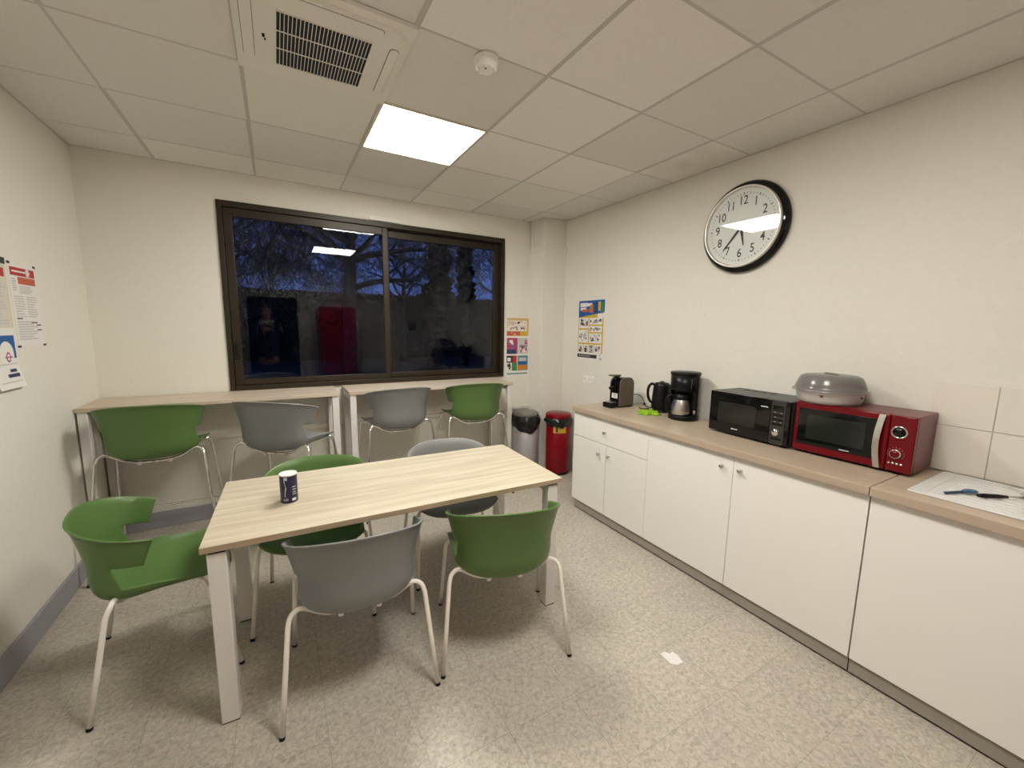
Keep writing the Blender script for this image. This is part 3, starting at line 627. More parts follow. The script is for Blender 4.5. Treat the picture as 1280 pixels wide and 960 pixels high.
def high_table(x0, x1, label):
    t = thing('high_table', label, 'table', ((x0 + x1) / 2, -0.232, 0), 0, 'high tables under the window')
    L = (x1 - x0) / 2; W = 0.214
    b = MB(); b.box(-L, L, -W, W, 0.995, 1.02, M_oakdull, 0.0015); b.build('table_top', None, t)
    for sx in (-1, 1):
        xa = sx * (L - 0.03)
        MB().box(xa - 0.024, xa + 0.024, -W + 0.055, W - 0.055, 0.945, 0.995, M_legw, 0.003).build('end_rail', None, t)
        for sy in (-1, 1):
            ya = sy * (W - 0.032)
            lg = MB().box(xa - 0.024, xa + 0.024, ya - 0.024, ya + 0.024, 0.004, 0.995, M_legw, 0.004).build('leg', None, t)
            MB().box(xa - 0.022, xa + 0.022, ya - 0.022, ya + 0.022, 0, 0.006, M_blackm).build('foot', None, lg)
    MB().box(-L + 0.054, L - 0.054, W - 0.045, W - 0.02, 0.955, 0.995, M_legw, 0.002).build('rear_rail', None, t)
high_table(0.006, 1.503, 'long oak-topped high table against the window wall, left one in the corner')
high_table(1.574, 3.084, 'long oak-topped high table against the window wall, right one beside the bins')
# salt canister
t = thing('canister', 'small dark blue cylindrical canister with white lid on the dining table', 'canister', (1.108, -1.815, 0.745))
rc = 0.036; hc = 0.132
M_navyl = mat('navy_label', (0.010, 0.013, 0.055), 0.35)
b = MB(); b.lathe([(0, 0.0), (rc - 0.001, 0.0), (rc, 0.002), (rc, hc - 0.006)], M_navyl, 40)
def curved(mb, a0, a1, z0, z1, mt, n=5, sk=0.0, off=0.0004):
    for k in range(n):
        q0 = R(a0 + (a1 - a0) * k / n); q1 = R(a0 + (a1 - a0) * (k + 1) / n); d = sk
        mb.face([((rc + off) * math.cos(q0 + 0), (rc + off) * math.sin(q0), z0), ((rc + off) * math.cos(q1), (rc + off) * math.sin(q1), z0), ((rc + off) * math.cos(q1 + R(d)), (rc + off) * math.sin(q1 + R(d)), z1), ((rc + off) * math.cos(q0 + R(d)), (rc + off) * math.sin(q0 + R(d)), z1)], mt)
M_sil = mat('silver_print', (0.50, 0.51, 0.56), 0.4)
curved(b, 240, 246, 0.03, 0.055, M_sil, sk=2); curved(b, 242, 249, 0.055, 0.075, M_sil, sk=5); curved(b, 248, 252, 0.075, 0.092, M_sil, sk=-6); curved(b, 241, 246, 0.092, 0.108, M_sil, sk=-3); curved(b, 238, 262, 0.108, 0.122, M_sil, sk=0)
for k, (a0, a1, z0, z1) in enumerate([(232, 236, 0.012, 0.024), (238, 242, 0.012, 0.020), (244, 247, 0.012, 0.020), (249, 252, 0.012, 0.026), (254, 257, 0.012, 0.020), (259, 262, 0.012, 0.026)]): curved(b, a0, a1, z0, z1, M_sil, 2)
for z0, a1 in ((0.072, 318), (0.060, 320), (0.048, 318), (0.038, 322)): curved(b, 292, a1, z0, z0 + 0.005, P_gry, 4)
curved(b, 288, 318, 0.010, 0.022, P_wht, 6)
b.build('body', None, t)
MB().lathe([(rc, hc - 0.006), (rc + 0.0012, hc - 0.005), (rc + 0.0012, hc), (rc - 0.003, hc + 0.001), (rc - 0.005, hc - 0.0015), (0, hc - 0.0015)], M_plug, 40).build('lid', None, t)
# scrap of paper on the floor
b = MB(); b.poly([(-0.042, 0.028), (-0.02, 0.036), (0.004, 0.030), (0.022, 0.040), (0.038, 0.018), (0.046, -0.022), (0.012, -0.036), (-0.018, -0.028)], 0.0008, 0.0016, M_paper, mx=Matrix.Rotation(R(-28), 4, 'Z'))
o = b.build('paper_scrap', None, None, (2.640, -2.748, 0)); o.data.vertices[9].co.z += 0.006; o.data.vertices[12].co.z += 0.004
tag(o, 'small torn scrap of white paper lying on the floor', 'paper')

# ------------------------------------------------------------------ bins
def bin_(name, label, cx, cy, r, hgt, body_m, lid_m, rz, kind):
    t = thing(name, label, 'bin', (cx, cy, 0), rz, 'pedal bins in the far corner')
    MB().lathe([(0, 0.022), (r - 0.004, 0.022), (r, 0.03), (r, hgt - 0.06), (r - 0.01, hgt - 0.055), (r - 0.01, hgt - 0.075)], body_m, 48).build('body', None, t)
    MB().lathe([(0, 0), (r - 0.006, 0), (r - 0.002, 0.004), (r - 0.002, 0.022), (0, 0.022)], M_black, 40).build('base', None, t)
    b = MB(); rg = random.Random(3 if kind else 8); n = 56; prof = []
    zt, zb = hgt - 0.045, hgt - (0.125 if kind else 0.185)
    rings = []
    for j in range(7):
        f = j / 6; ring = []
        for k in range(n):
            a = 2 * PI * k / n
            low = zb + (0.035 if kind == 0 else 0.01) * math.sin(a * 2 + 1) + 0.008 * math.sin(a * 7)
            rad = r + 0.004 + (0.020 + 0.006 * math.sin(a * 9 + j) + rg.uniform(-0.002, 0.002)) * math.sin(PI * min(1, f * 1.05 + 0.05)) + (0.003 if j == 6 else 0)
            ring.append(b.bm.verts.new((rad * math.cos(a), rad * math.sin(a), zt + (low - zt) * f)))
        rings.append(ring)
    for p, q in zip(rings, rings[1:]):
        for k in range(n):
            f = b.bm.faces.new((p[k], p[(k + 1) % n], q[(k + 1) % n], q[k])); f.smooth = True
    b.build('bin_bag', M_bag, t)
    if kind: MB().lathe([(r + 0.006, hgt - 0.042), (r + 0.009, hgt - 0.038), (r + 0.009, hgt - 0.012), (r, hgt - 0.002), (0, hgt + 0.004)], lid_m, 48).build('lid', None, t)
    else: MB().lathe([(r + 0.002, hgt - 0.042), (r + 0.006, hgt - 0.036), (r + 0.004, hgt - 0.014), (r - 0.02, hgt - 0.002), (0, hgt)], lid_m, 10, smooth=False).build('lid', None, t)
    b = MB(); b.box(-0.035, 0.035, -r - 0.035, -r + 0.03, 0.008, 0.018, M_black, 0.004); b.build('pedal', None, t)
    b = MB(); b.box(-0.03, 0.03, r - 0.002, r + 0.018, 0.03, hgt - 0.02, M_black, 0.005); b.build('hinge_spine', None, t)
    return t
t = bin_('pedal_bin', 'red cylindrical pedal bin with a yellow sticker and black bag beside the cabinets', 3.668, -0.418, 0.128, 0.655, M_binred, M_binred, R(-45), 1)
b = MB(); n = 8; a0, a1 = -122, -84
def st(mb, a0, a1, z0, z1, mt, off):
    for k in range(6):
        q0 = R(a0 + (a1 - a0) * k / 6); q1 = R(a0 + (a1 - a0) * (k + 1) / 6); rr = 0.128 + off
        mb.face([(rr * math.cos(q0), rr * math.sin(q0), z0), (rr * math.cos(q1), rr * math.sin(q1), z0), (rr * math.cos(q1), rr * math.sin(q1), z1), (rr * math.cos(q0), rr * math.sin(q0), z1)], mt)
M_gold = mat('gold_sticker', (0.60, 0.34, 0.04), 0.4)
S0 = -97
S0 = -104; st(b, S0, S0 + 62, 0.46, 0.56, M_gold, 0.0008); st(b, S0 + 12, S0 + 22, 0.47, 0.53, P_blk, 0.0014); st(b, S0 + 9, S0 + 26, 0.534, 0.54, P_blk, 0.0014); st(b, S0 + 30, S0 + 33, 0.50, 0.545, P_blk, 0.0014); st(b, S0 + 40, S0 + 46, 0.505, 0.54, P_blk, 0.0014); st(b, S0 + 36, S0 + 50, 0.47, 0.485, P_yel, 0.0014)
b.build('sticker', None, t)
bin_('pedal_bin', 'pale grey cylindrical bin with dark lid and black bag, beside the right high table', 3.375, -0.215, 0.138, 0.665, M_bingrey, M_binlid, R(-30), 0)

# ------------------------------------------------------------------ kitchen units
XF = 3.27           # door fronts
def knob(parent, y, z):
    b = MB(); b.lathe([(0, 0.0), (0.006, 0.0), (0.0055, 0.010), (0.012, 0.016), (0.0125, 0.024), (0.009, 0.027), (0, 0.027)], M_steel, 20)
    o = b.build('knob', None, parent); o.matrix_local = Matrix(((0, 0, -1, 0.0), (-1, 0, 0, y), (0, 1, 0, z), (0, 0, 0, 1)))
def cabinet(y1, y0, label, fronts, end=False):
    """y1: far end, y0: near end"""
    t = thing('base_cabinet', label, 'cabinet', (XF, (y0 + y1) / 2, 0), 0, 'white base cabinets')
    h_ = (y1 - y0) / 2
    MB().box(0.019, XR - XF - 0.014, -h_ + 0.0005, h_ - 0.0005, 0.085, 0.8585, M_carc).build('carcass', None, t)
    b = MB(); b.box(0.012, 0.026, -h_ + (0.0006), h_ - (0.0006 if not end else 0.02), 0.012, 0.085, M_plinth, 0.001)
    b.build('plinth', None, t)
    b = MB()
    for yy in (-h_ + 0.05, h_ - 0.05):
        b.lathe([(0, 0.0), (0.018, 0.0), (0.018, 0.008), (0.012, 0.012), (0.012, 0.085)], M_blackm, 14, mx=Matrix.Translation((0.10, yy, 0))); b.lathe([(0, 0.0), (0.018, 0.0), (0.018, 0.008), (0.012, 0.012), (0.012, 0.085)], M_blackm, 14, mx=Matrix.Translation((0.45, yy, 0)))
    b.build('leg', None, t)
    if end: MB().box(0.0, XR - XF - 0.014, h_ - 0.0004, h_ + 0.006, 0.07, 0.8585, M_white, 0.001).build('end_panel', None, t)
    for kind, ya, yb, za, zb, kn in fronts:
        d = MB().box(0.0, 0.018, ya + 0.0014, yb - 0.0014, za + 0.0014, zb - 0.0014, M_white, 0.0012).build(kind, None, t)
        if kn: knob(d, *kn)
    return t
c1 = (-1.185 - 1.985) / 2
cabinet(-1.185, -1.985, 'white base cabinet at the far end, with one wide drawer above two doors', [('drawer', -0.4, 0.4, 0.652, 0.857, (c1 * 0 + (-1.566 - c1), 0.752)), ('door', 0.0035, 0.4, 0.083, 0.65, (-1.507 - c1, 0.569)), ('door', -0.4, 0.0035, 0.083, 0.65, (-1.616 - c1, 0.571))], True)
c2 = (-1.985 - 2.59) / 2
cabinet(-1.985, -2.59, 'white base cabinet with one door, its knob at upper right, under the coffee maker', [('door', -0.3025, 0.3025, 0.083, 0.857, (-2.53 - c2, 0.784))])
c3 = (-2.59 - 3.193) / 2
cabinet(-2.59, -3.193, 'white base cabinet with one door, its knob at upper left, under the microwaves', [('door', -0.3015, 0.3015, 0.083, 0.857, (-2.635 - c3, 0.787))])
cabinet(-3.196, -4.40, 'white sink cabinet with wide plain front, nearest the camera', [('door', -0.602, 0.602, 0.083, 0.857, None)])
def worktop(y1, y0, label):
    h_ = (y1 - y0) / 2
    b = MB(); b.box(0.0, XR - 0.0105 - 3.245, -h_ + 0.0004, h_ - 0.0004, 0.860, 0.90, M_work, 0.0025, seg=3)
    return tag(b.build('worktop', None, None, (3.245, (y0 + y1) / 2, 0)), label, 'worktop', 'wood worktops')
worktop(-1.180, -3.194, 'long wood-effect worktop carrying the coffee machines and microwaves')
worktop(-3.196, -4.405, 'short wood-effect worktop holding the white sink, nearest the camera')
# sink with ridged drainer
t = thing('sink', 'white sink with ridged drainer set into the worktop', 'sink', (3.335, -3.285, 0.90))
b = MB(); W_ = 0.462; L_ = 0.98
b.box(0, W_, -0.44, 0, 0.0002, 0.007, M_sink, 0.003)
b.box(0, 0.03, -L_, -0.44, 0.0002, 0.007, M_sink, 0.002); b.box(W_ - 0.03, W_, -L_, -0.44, 0.0002, 0.007, M_sink, 0.002); b.box(0.03, W_ - 0.03, -L_, -L_ + 0.03, 0.0002, 0.007, M_sink, 0.002)
frame_pts = [(0.028, 0.032, -0.43, -0.05), (W_ - 0.03, W_ - 0.026, -0.43, -0.05)]
for x0, x1, y0, y1 in frame_pts: b.box(x0, x1, y0, y1, 0.006, 0.0095, M_sink, 0.0015)
b.box(0.028, W_ - 0.026, -0.052, -0.048, 0.006, 0.0095, M_sink, 0.0015)
b.build('drainer', None, t)
b = MB()
for k in range(9): b.box(0.065 + 0.042 * k, 0.071 + 0.042 * k, -0.42, -0.085, 0.006, 0.0105, M_sink, 0.0018)
b.build('drainer_ridges', None, t)
b = MB(); b.box(0.03, W_ - 0.03, -L_ + 0.03, -0.44, -0.0, 0.003, M_plinth); b.box(0.035, W_ - 0.035, -L_ + 0.035, -0.445, 0.001, 0.0035, M_sink, 0.001); b.lathe([(0, 0.004), (0.03, 0.004), (0.035, 0.0055), (0.035, 0.003)], M_chrome, 24, mx=Matrix.Translation((W_ / 2, -0.7, 0))); b.build('basin', None, t)
# utensils
b = MB(); b.tube([(0, 0, 0.0), (0.07, -0.028, 0.001), (0.085, -0.036, 0.002)], 0.006, mat('slate_handle', (0.035, 0.06, 0.10), 0.4), 10, flat=0.6)
b2 = MB(); b2.lathe([(0, -0.004), (0.018, -0.003), (0.021, 0.0), (0.016, 0.005), (0, 0.008)], mat('blue_plastic', (0.045, 0.12, 0.24), 0.35), 24, sx=1.55, sy=0.85, mx=Matrix.Translation((0.105, -0.046, 0.004)) @ Matrix.Rotation(R(-25), 4, 'Z'))
t = thing('spoon', 'small blue plastic spoon lying on the white drainer', 'utensil', (3.388, -3.384, 0.9155)); b.build('handle', None, t); b2.build('bowl', None, t)
t = thing('ladle', 'black-handled metal kitchen utensil lying on the drainer, cut by the photo edge', 'utensil', (3.458, -3.458, 0.9195))
MB().tube([(0, 0, 0), (0.02, -0.014, 0), (0.06, -0.042, 0), (0.085, -0.062, 0)], 0.009, M_black, 12, rs=[0.0065, 0.0095, 0.0085, 0.006], flat=0.8).build('handle', None, t)
MB().tube([(0.085, -0.062, 0), (0.10, -0.076, 0.001), (0.125, -0.098, 0.002)], 0.0035, M_steel, 8).build('shaft', None, t)
MB().lathe([(0, -0.008), (0.022, -0.004), (0.032, 0.006), (0.031, 0.007), (0.02, -0.001), (0, -0.004)], M_steel, 20, sx=1.3, mx=Matrix.Translation((0.150, -0.118, 0.004)) @ Matrix.Rotation(R(-42), 4, 'Z')).build('head', None, t)
# wire dish rack, its first hoop at the photo edge
t = thing('dish_rack', 'thin wire dish rack standing on the drainer at the right photo edge', 'dish rack', (3.64, -3.60, 0.9115))
b = MB(); b.tube(smooth_path([(-0.085, 0.0, 0.006), (-0.09, 0.0, 0.05), (-0.085, 0.002, 0.10), (-0.07, 0.004, 0.115)], 4), 0.0022, M_chrome, 8); b.tube([(-0.085, 0, 0.004), (0.13, -0.004, 0.004)], 0.0022, M_chrome, 8); b.tube(smooth_path([(-0.07, 0.004, 0.115), (0.03, 0, 0.12), (0.13, -0.004, 0.11)], 4), 0.0022, M_chrome, 8)
for k in range(7): b.tube([(-0.085 + 0.035 * k, -0.002, 0.004), (-0.085 + 0.035 * k, -0.34, 0.004)], 0.0018, M_chrome, 6)
b.tube([(-0.085, -0.34, 0.004), (0.13, -0.34, 0.004)], 0.0022, M_chrome, 8)
for k in range(6): b.tube(smooth_path([(-0.085, -0.05 - 0.05 * k, 0.004), (-0.08, -0.05 - 0.05 * k, 0.08), (0.02, -0.05 - 0.05 * k, 0.10), (0.12, -0.05 - 0.05 * k, 0.08), (0.13, -0.05 - 0.05 * k, 0.004)], 5), 0.0018, M_chrome, 6)
b.build('wire_frame', None, t)
MB().tube(smooth_path([(0.12, 0.02, 0.006), (0.09, 0.10, 0.006), (0.05, 0.085, 0.006), (0.02, 0.0, 0.006)], 6), 0.0016, M_steel, 6).build('wire_loop', None, t)

# ------------------------------------------------------------------ counter appliances (local: X right, -Y front)
# espresso machine
t = thing('espresso_machine', 'small rounded taupe and black espresso machine, first on the worktop', 'coffee machine', (3.53, -1.378, 0.90), R(-90))
M_taupe = mat('taupe_shell', (0.155, 0.125, 0.09), 0.38, 0.2)
W2 = 0.055
prof = [(0.0, 0.012), (0.0, 0.195)] + [(0.055 - 0.055 * math.cos(R(a)), 0.195 + 0.055 * math.sin(R(a))) for a in range(10, 91, 10)] + [(0.10, 0.25)] + [(0.10 + 0.06 * math.sin(R(a)), 0.19 + 0.06 * math.cos(R(a))) for a in range(10, 91, 10)] + [(0.16, 0.012)]
MX = Matrix(((0, 0, 1, 0), (1, 0, 0, 0), (0, 1, 0, 0), (0, 0, 0, 1)))   # outline (y, z) extruded along x
b = MB(); b.poly(prof, -W2 + 0.006, W2 - 0.006, M_blackg, mx=MX); b.build('body', None, t)
for s in (-1, 1):
    b = MB(); pr_ = [(p[0] * 1.0 + 0.001, p[1] + 0.001) for p in prof]; b.poly(pr_, s * W2 - 0.007, s * W2 + 0.004, M_taupe, mx=MX); o = b.build('side_panel', None, t); modify(o, bevel=0.003)
b = MB(); b.box(-W2 + 0.004, W2 - 0.004, -0.085, 0.0, 0.0, 0.045, M_black, 0.008); b.box(-0.04, 0.04, -0.078, -0.008, 0.045, 0.048, M_steel, 0.001); b.build('drip_tray', None, t)
b = MB(); b.box(-W2 + 0.002, W2 - 0.002, 0.0, 0.155, 0.0, 0.014, M_black, 0.003); b.build('base', None, t)
b = MB(); b.box(-0.02, 0.02, -0.055, 0.004, 0.15, 0.175, M_black, 0.006); b.tube([(0, -0.035, 0.152), (0, -0.035, 0.135)], 0.008, M_black, 12); b.build('coffee_outlet', None, t)
b = MB(); b.box(-0.03, 0.03, -0.055, 0.04, 0.262, 0.273, mat('lever_grey', (0.09, 0.08, 0.065), 0.35), 0.005); b.box(-0.02, 0.02, 0.005, 0.03, 0.245, 0.264, M_black, 0.004); b.build('lever', None, t)
b = MB(); b.box(-0.033, 0.033, -0.0015, -0.0002, 0.075, 0.118, M_paper); b.box(-0.018, 0.018, -0.0019, -0.0014, 0.104, 0.109, P_gry); b.box(-0.006, 0.008, -0.0019, -0.0014, 0.088, 0.098, P_gry); b.build('label_sticker', None, t)
# its power cord
b = MB(); b.tube(smooth_path([(3.698, -1.40, 0.985), (3.72, -1.425, 1.00), (3.735, -1.47, 0.995), (3.735, -1.505, 0.965), (3.732, -1.52, 0.935)], 6), 0.0032, M_black, 8)
b.tube([(3.732, -1.519, 0.942), (3.73, -1.523, 0.926)], 0.012, M_black, 12, rs=[0.006, 0.015]); b.tube(smooth_path([(3.73, -1.523, 0.926), (3.74, -1.54, 0.912), (3.765, -1.575, 0.907), (3.78, -1.60, 0.904)], 5), 0.0032, M_black, 8)
b.tube(smooth_path([(3.70, -1.50, 0.9045), (3.67, -1.53, 0.9045), (3.68, -1.57, 0.9045), (3.72, -1.585, 0.9045)], 5), 0.004, M_black, 8)
tag(b.build('power_cord'), 'black power cord and plug looping behind the espresso machine to the kettle', 'cord')
# kettle
t = thing('kettle', 'black electric kettle standing behind the coffee maker', 'kettle', (3.738, -1.683, 0.90), R(-30))
MB().lathe([(0, 0), (0.072, 0), (0.074, 0.006), (0.074, 0.018), (0.06, 0.022)], M_black, 36).build('base', None, t)
MB().lathe([(0.05, 0.022), (0.074, 0.024), (0.075, 0.04), (0.070, 0.13), (0.064, 0.21), (0.060, 0.222), (0, 0.224)], M_black, 40).build('body', None, t)
MB().lathe([(0.055, 0.222), (0.052, 0.232), (0.02, 0.236), (0.012, 0.244), (0, 0.245)], M_blackg, 32).build('lid', None, t)
MB().tube(smooth_path([(-0.058, 0, 0.215), (-0.085, 0, 0.222), (-0.107, 0, 0.19), (-0.108, 0, 0.13), (-0.090, 0, 0.085), (-0.068, 0, 0.07)], 6), 0.011, M_black, 12, flat=0.8).build('handle', None, t)
MB().poly([(0.05, -0.022), (0.088, -0.006), (0.088, 0.006), (0.05, 0.022)], 0.185, 0.216, M_black).build('spout', None, t)
# green cloth
b = MB(); rg = random.Random(5); N = 22; vs = {}
for i in range(N + 1):
    for j in range(N + 1):
        u = i / N - 0.5; v = j / N - 0.5; e = max(abs(u), abs(v)) * 2
        hgt = (1 - e ** 2) * (0.024 + 0.010 * math.sin(u * 17 + v * 6) + 0.009 * math.sin(v * 23 - u * 8) + 0.004 * math.sin(u * 41)) + 0.003
        vs[i, j] = b.bm.verts.new((u * 0.15 + 0.012 * math.sin(v * 14), v * 0.115 + 0.010 * math.sin(u * 13), max(0.0022, hgt)))
for i in range(N):
    for j in range(N):
        f = b.bm.faces.new((vs[i, j], vs[i + 1, j], vs[i + 1, j + 1], vs[i, j + 1])); f.smooth = True
o = b.build('dish_cloth', mat('lime_cloth', (0.24, 0.42, 0.015), 0.85, var=0.2, vscale=60), None, (3.568, -1.716, 0.9), R(-40)); modify(o, solid=0.003, off=0)
tag(o, 'crumpled bright green cloth lying on the worktop in front of the kettle', 'cloth')
# filter coffee maker
t = thing('coffee_maker', 'tall black filter coffee maker with steel thermos jug', 'coffee maker', (3.668, -1.945, 0.90), R(-62))
b = MB(); b.lathe([(0, 0), (0.100, 0), (0.104, 0.006), (0.104, 0.030), (0.098, 0.036), (0, 0.036)], M_black, 48); b.build('base', None, t)
b = MB(); ring = [(0.1 * math.cos(R(a)), 0.1 * math.sin(R(a))) for a in range(20, 161, 10)] + [(-0.094, 0.0), (-0.075, 0.025), (0.075, 0.025), (0.094, 0.0)]
b.poly(ring, 0.034, 0.335, M_black, smooth=False); b.box(0.062, 0.100, -0.055, 0.03, 0.03, 0.325, M_black, 0.012); b.build('water_tank', None, t)
b = MB(); b.lathe([(0, 0.215), (0.094, 0.215), (0.098, 0.222), (0.100, 0.328), (0.0, 0.328)], M_black, 48); b.lathe([(0, 0.206), (0.04, 0.206), (0.05, 0.215)], M_blackm, 30); b.build('filter_housing', None, t)
b = MB(); b.lathe([(0.100, 0.326), (0.104, 0.331), (0.105, 0.342), (0.100, 0.348), (0, 0.350)], M_black, 48); b.build('lid', None, t)
b = MB(); b.box(0.055, 0.062, -0.098, -0.078, 0.235, 0.31, mat('water_gauge', (0.05, 0.05, 0.05), 0.15), 0.002); b.build('water_gauge', None, t)
b = MB(); b.box(0.076, 0.088, -0.060, -0.053, 0.055, 0.078, M_steel, 0.002); b.build('switch', None, t)
j = MB(); j.lathe([(0, 0.0375), (0.064, 0.0375), (0.068, 0.042), (0.070, 0.075), (0.064, 0.115), (0.052, 0.148)], M_steel, 40, mx=Matrix.Translation((-0.012, -0.028, 0))); jug = j.build('jug', None, t); jug['label'] = 'steel thermos jug'
j = MB(); j.lathe([(0.053, 0.147), (0.054, 0.158), (0.048, 0.182), (0.035, 0.192), (0, 0.194)], M_black, 36, mx=Matrix.Translation((-0.012, -0.028, 0))); j.build('jug_lid', None, jug)
MB().tube(smooth_path([(-0.058, -0.040, 0.172), (-0.092, -0.052, 0.172), (-0.112, -0.058, 0.14), (-0.110, -0.058, 0.09), (-0.098, -0.05, 0.055), (-0.076, -0.042, 0.05)], 6), 0.010, M_black, 12).build('jug_handle', None, jug)

# microwaves
def microwave_body(t, W, D, z0, z1, body_m):
    b = MB(); b.box(-W / 2, W / 2, 0.022, D, z0, z1, body_m, 0.004); return b.build('body', None, t)
def feet(t, W, D, z0):
    for sx in (-1, 1):
        for y in (0.05, D - 0.04): MB().lathe([(0, 0), (0.012, 0), (0.014, 0.004), (0.014, z0 + 0.002), (0, z0 + 0.002)], M_black, 14, mx=Matrix.Translation((sx * (W / 2 - 0.05), y, 0))).build('foot', None, t)
t = thing('microwave', 'black microwave oven with grey control strip between coffee maker and red microwave', 'microwave', (3.520, -2.490, 0.90), R(-92.5))
W, D, z0, z1 = 0.488, 0.285, 0.012, 0.266
microwave_body(t, W, D, z0, z1, M_mwtop); feet(t, W, D, z0)
d = MB().box(-W / 2, 0.142, 0.0, 0.0215, z0 + 0.001, z1 - 0.001, M_blackg, 0.003).build('door', None, t)
b = MB(); b.box(-0.185, 0.058, -0.0016, -0.0002, 0.075, 0.205, mat('oven_window', (0.020, 0.019, 0.015), 0.12), 0.0005); b.build('door_window', None, d)
b = MB(); b.box(0.085, 0.125, -0.0016, -0.0002, 0.215, 0.222, P_pale); b.box(-0.085, -0.075, -0.0016, -0.0002, 0.041, 0.049, P_wht); b.box(-0.072, -0.045, -0.0016, -0.0002, 0.042, 0.048, P_pale); b.build('brand_mark', None, d)
b = MB(); b.box(0.143, 0.222, 0.0, 0.0215, z0 + 0.001, z1 - 0.001, mat('control_grey', (0.045, 0.043, 0.04), 0.35, 0.3), 0.003); cp = b.build('control_panel', None, t)
b = MB(); b.box(0.2225, W / 2, 0.0, 0.0215, z0 + 0.001, z1 - 0.001, M_blackg, 0.003); b.build('edge_strip', None, t)
MB().box(0.153, 0.212, -0.0016, -0.0002, 0.205, 0.236, M_blackg, 0.0004).build('display', None, cp)
for zz in (0.176, 0.150, 0.124):
    for xx in (0.153, 0.184): MB().box(xx, xx + 0.028, -0.003, -0.0002, zz, zz + 0.013, M_black, 0.001).build('button', None, cp)
b = MB()
for xx, zz in ((0.162, 0.196), (0.196, 0.194), (0.165, 0.168), (0.165, 0.142), (0.196, 0.141)): b.box(xx, xx + 0.008, -0.0014, -0.0002, zz, zz + 0.003, P_pale)
b.build('control_legend', None, cp)
MB().lathe([(0, 0.014), (0.0165, 0.014), (0.019, 0.010), (0.020, 0.0)], M_chrome, 32, mx=Matrix.Translation((0.18, -0.0002, 0.083)) @ Matrix.Rotation(PI / 2, 4, 'X')).build('dial_knob', None, cp)
MB().box(0.155, 0.212, -0.003, -0.0002, 0.040, 0.053, M_black, 0.001).build('button', None, cp)
b = MB()
for k in range(4): b.box(-0.16 + 0.055 * k, -0.125 + 0.055 * k, 0.20, 0.235, z1 - 0.0004, z1 + 0.0012, M_blackm)
b.build('vent_slots', None, t)
t = thing('microwave', 'red retro microwave oven with silver door handle and round dials', 'microwave', (3.534, -2.994, 0.90), R(-89))
W, D, z0, z1 = 0.487, 0.277, 0.012, 0.276
microwave_body(t, W, D, z0, z1, M_redtop); feet(t, W, D, z0)
DR = 0.150
d = MB().box(-W / 2, DR, 0.0, 0.0215, z0 + 0.001, z1 - 0.001, M_red, 0.005).build('door', None, t)
b = MB(); b.box(-0.226, 0.108, -0.0022, -0.0002, 0.050, 0.246, M_blackg, 0.0008); b.box(-0.185, 0.065, -0.0030, -0.0020, 0.085, 0.215, mat('oven_window_dark', (0.016, 0.018, 0.016), 0.1), 0.0004); b.build('door_window', None, d)
b = MB(); b.box(-0.03, 0.012, -0.0032, -0.0021, 0.059, 0.064, P_pale); b.build('brand_mark', None, d)
hb = MB(); hp = [(0.122 - 0.008 * math.sin(PI * k / 12), -0.006 - 0.022 * math.sin(PI * k / 12), 0.016 + 0.256 * k / 12) for k in range(13)]
for p, q in zip(hp, hp[1:]):
    vv = []
    for (x, y, z_) in (p, q): vv.append([hb.bm.verts.new(c_) for c_ in ((x - 0.011, y, z_), (x + 0.013, y, z_), (x + 0.013, y + 0.006, z_), (x - 0.011, y + 0.006, z_))])
    for k in range(4): hb.bm.faces.new((vv[0][k], vv[0][(k + 1) % 4], vv[1][(k + 1) % 4], vv[1][k]))
bmesh.ops.remove_doubles(hb.bm, verts=hb.bm.verts, dist=1e-5); hb.build('handle', M_steel, d)
cp = MB().box(DR + 0.001, W / 2, 0.0, 0.0215, z0 + 0.001, z1 - 0.001, M_red, 0.005).build('control_panel', None, t)
RX = Matrix.Rotation(PI / 2, 4, 'X')
dsp = MB().lathe([(0, 0.004), (0.024, 0.004), (0.024, 0.006), (0.029, 0.006), (0.030, 0.0)], M_chrome, 40, sx=1.0, sy=0.96, mx=Matrix.Translation((0.187, -0.0002, 0.200)) @ RX).build('display', None, cp)
MB().lathe([(0, 0.0046), (0.0235, 0.0046), (0.0235, 0.004)], M_blackg, 40, mx=Matrix.Translation((0.187, -0.0002, 0.200)) @ RX).build('screen', None, dsp)
k_ = MB().lathe([(0.0175, 0.012), (0.020, 0.012), (0.0215, 0.0)], M_chrome, 36, mx=Matrix.Translation((0.184, -0.0002, 0.098)) @ RX).build('dial_ring', None, cp)
MB().lathe([(0, 0.014), (0.0165, 0.013), (0.0178, 0.0)], M_red, 32, mx=Matrix.Translation((0.184, -0.0002, 0.098)) @ RX).build('dial_knob', None, cp)
b = MB()
for k in range(11):
    a = R(210 - 24 * k); b.box(0.184 + 0.029 * math.cos(a) - 0.0009, 0.184 + 0.029 * math.cos(a) + 0.0009, -0.0008, 0.0004, 0.098 + 0.029 * math.sin(a) - 0.0009, 0.098 + 0.029 * math.sin(a) + 0.0009, P_pale)
b.build('dial_marks', None, cp)
for k in range(4): MB().lathe([(0, 0.003), (0.004, 0.003), (0.0052, 0.0)], M_chrome, 14, mx=Matrix.Translation((0.164 + 0.0145 * k, -0.0002, 0.052)) @ RX).build('button', None, cp)
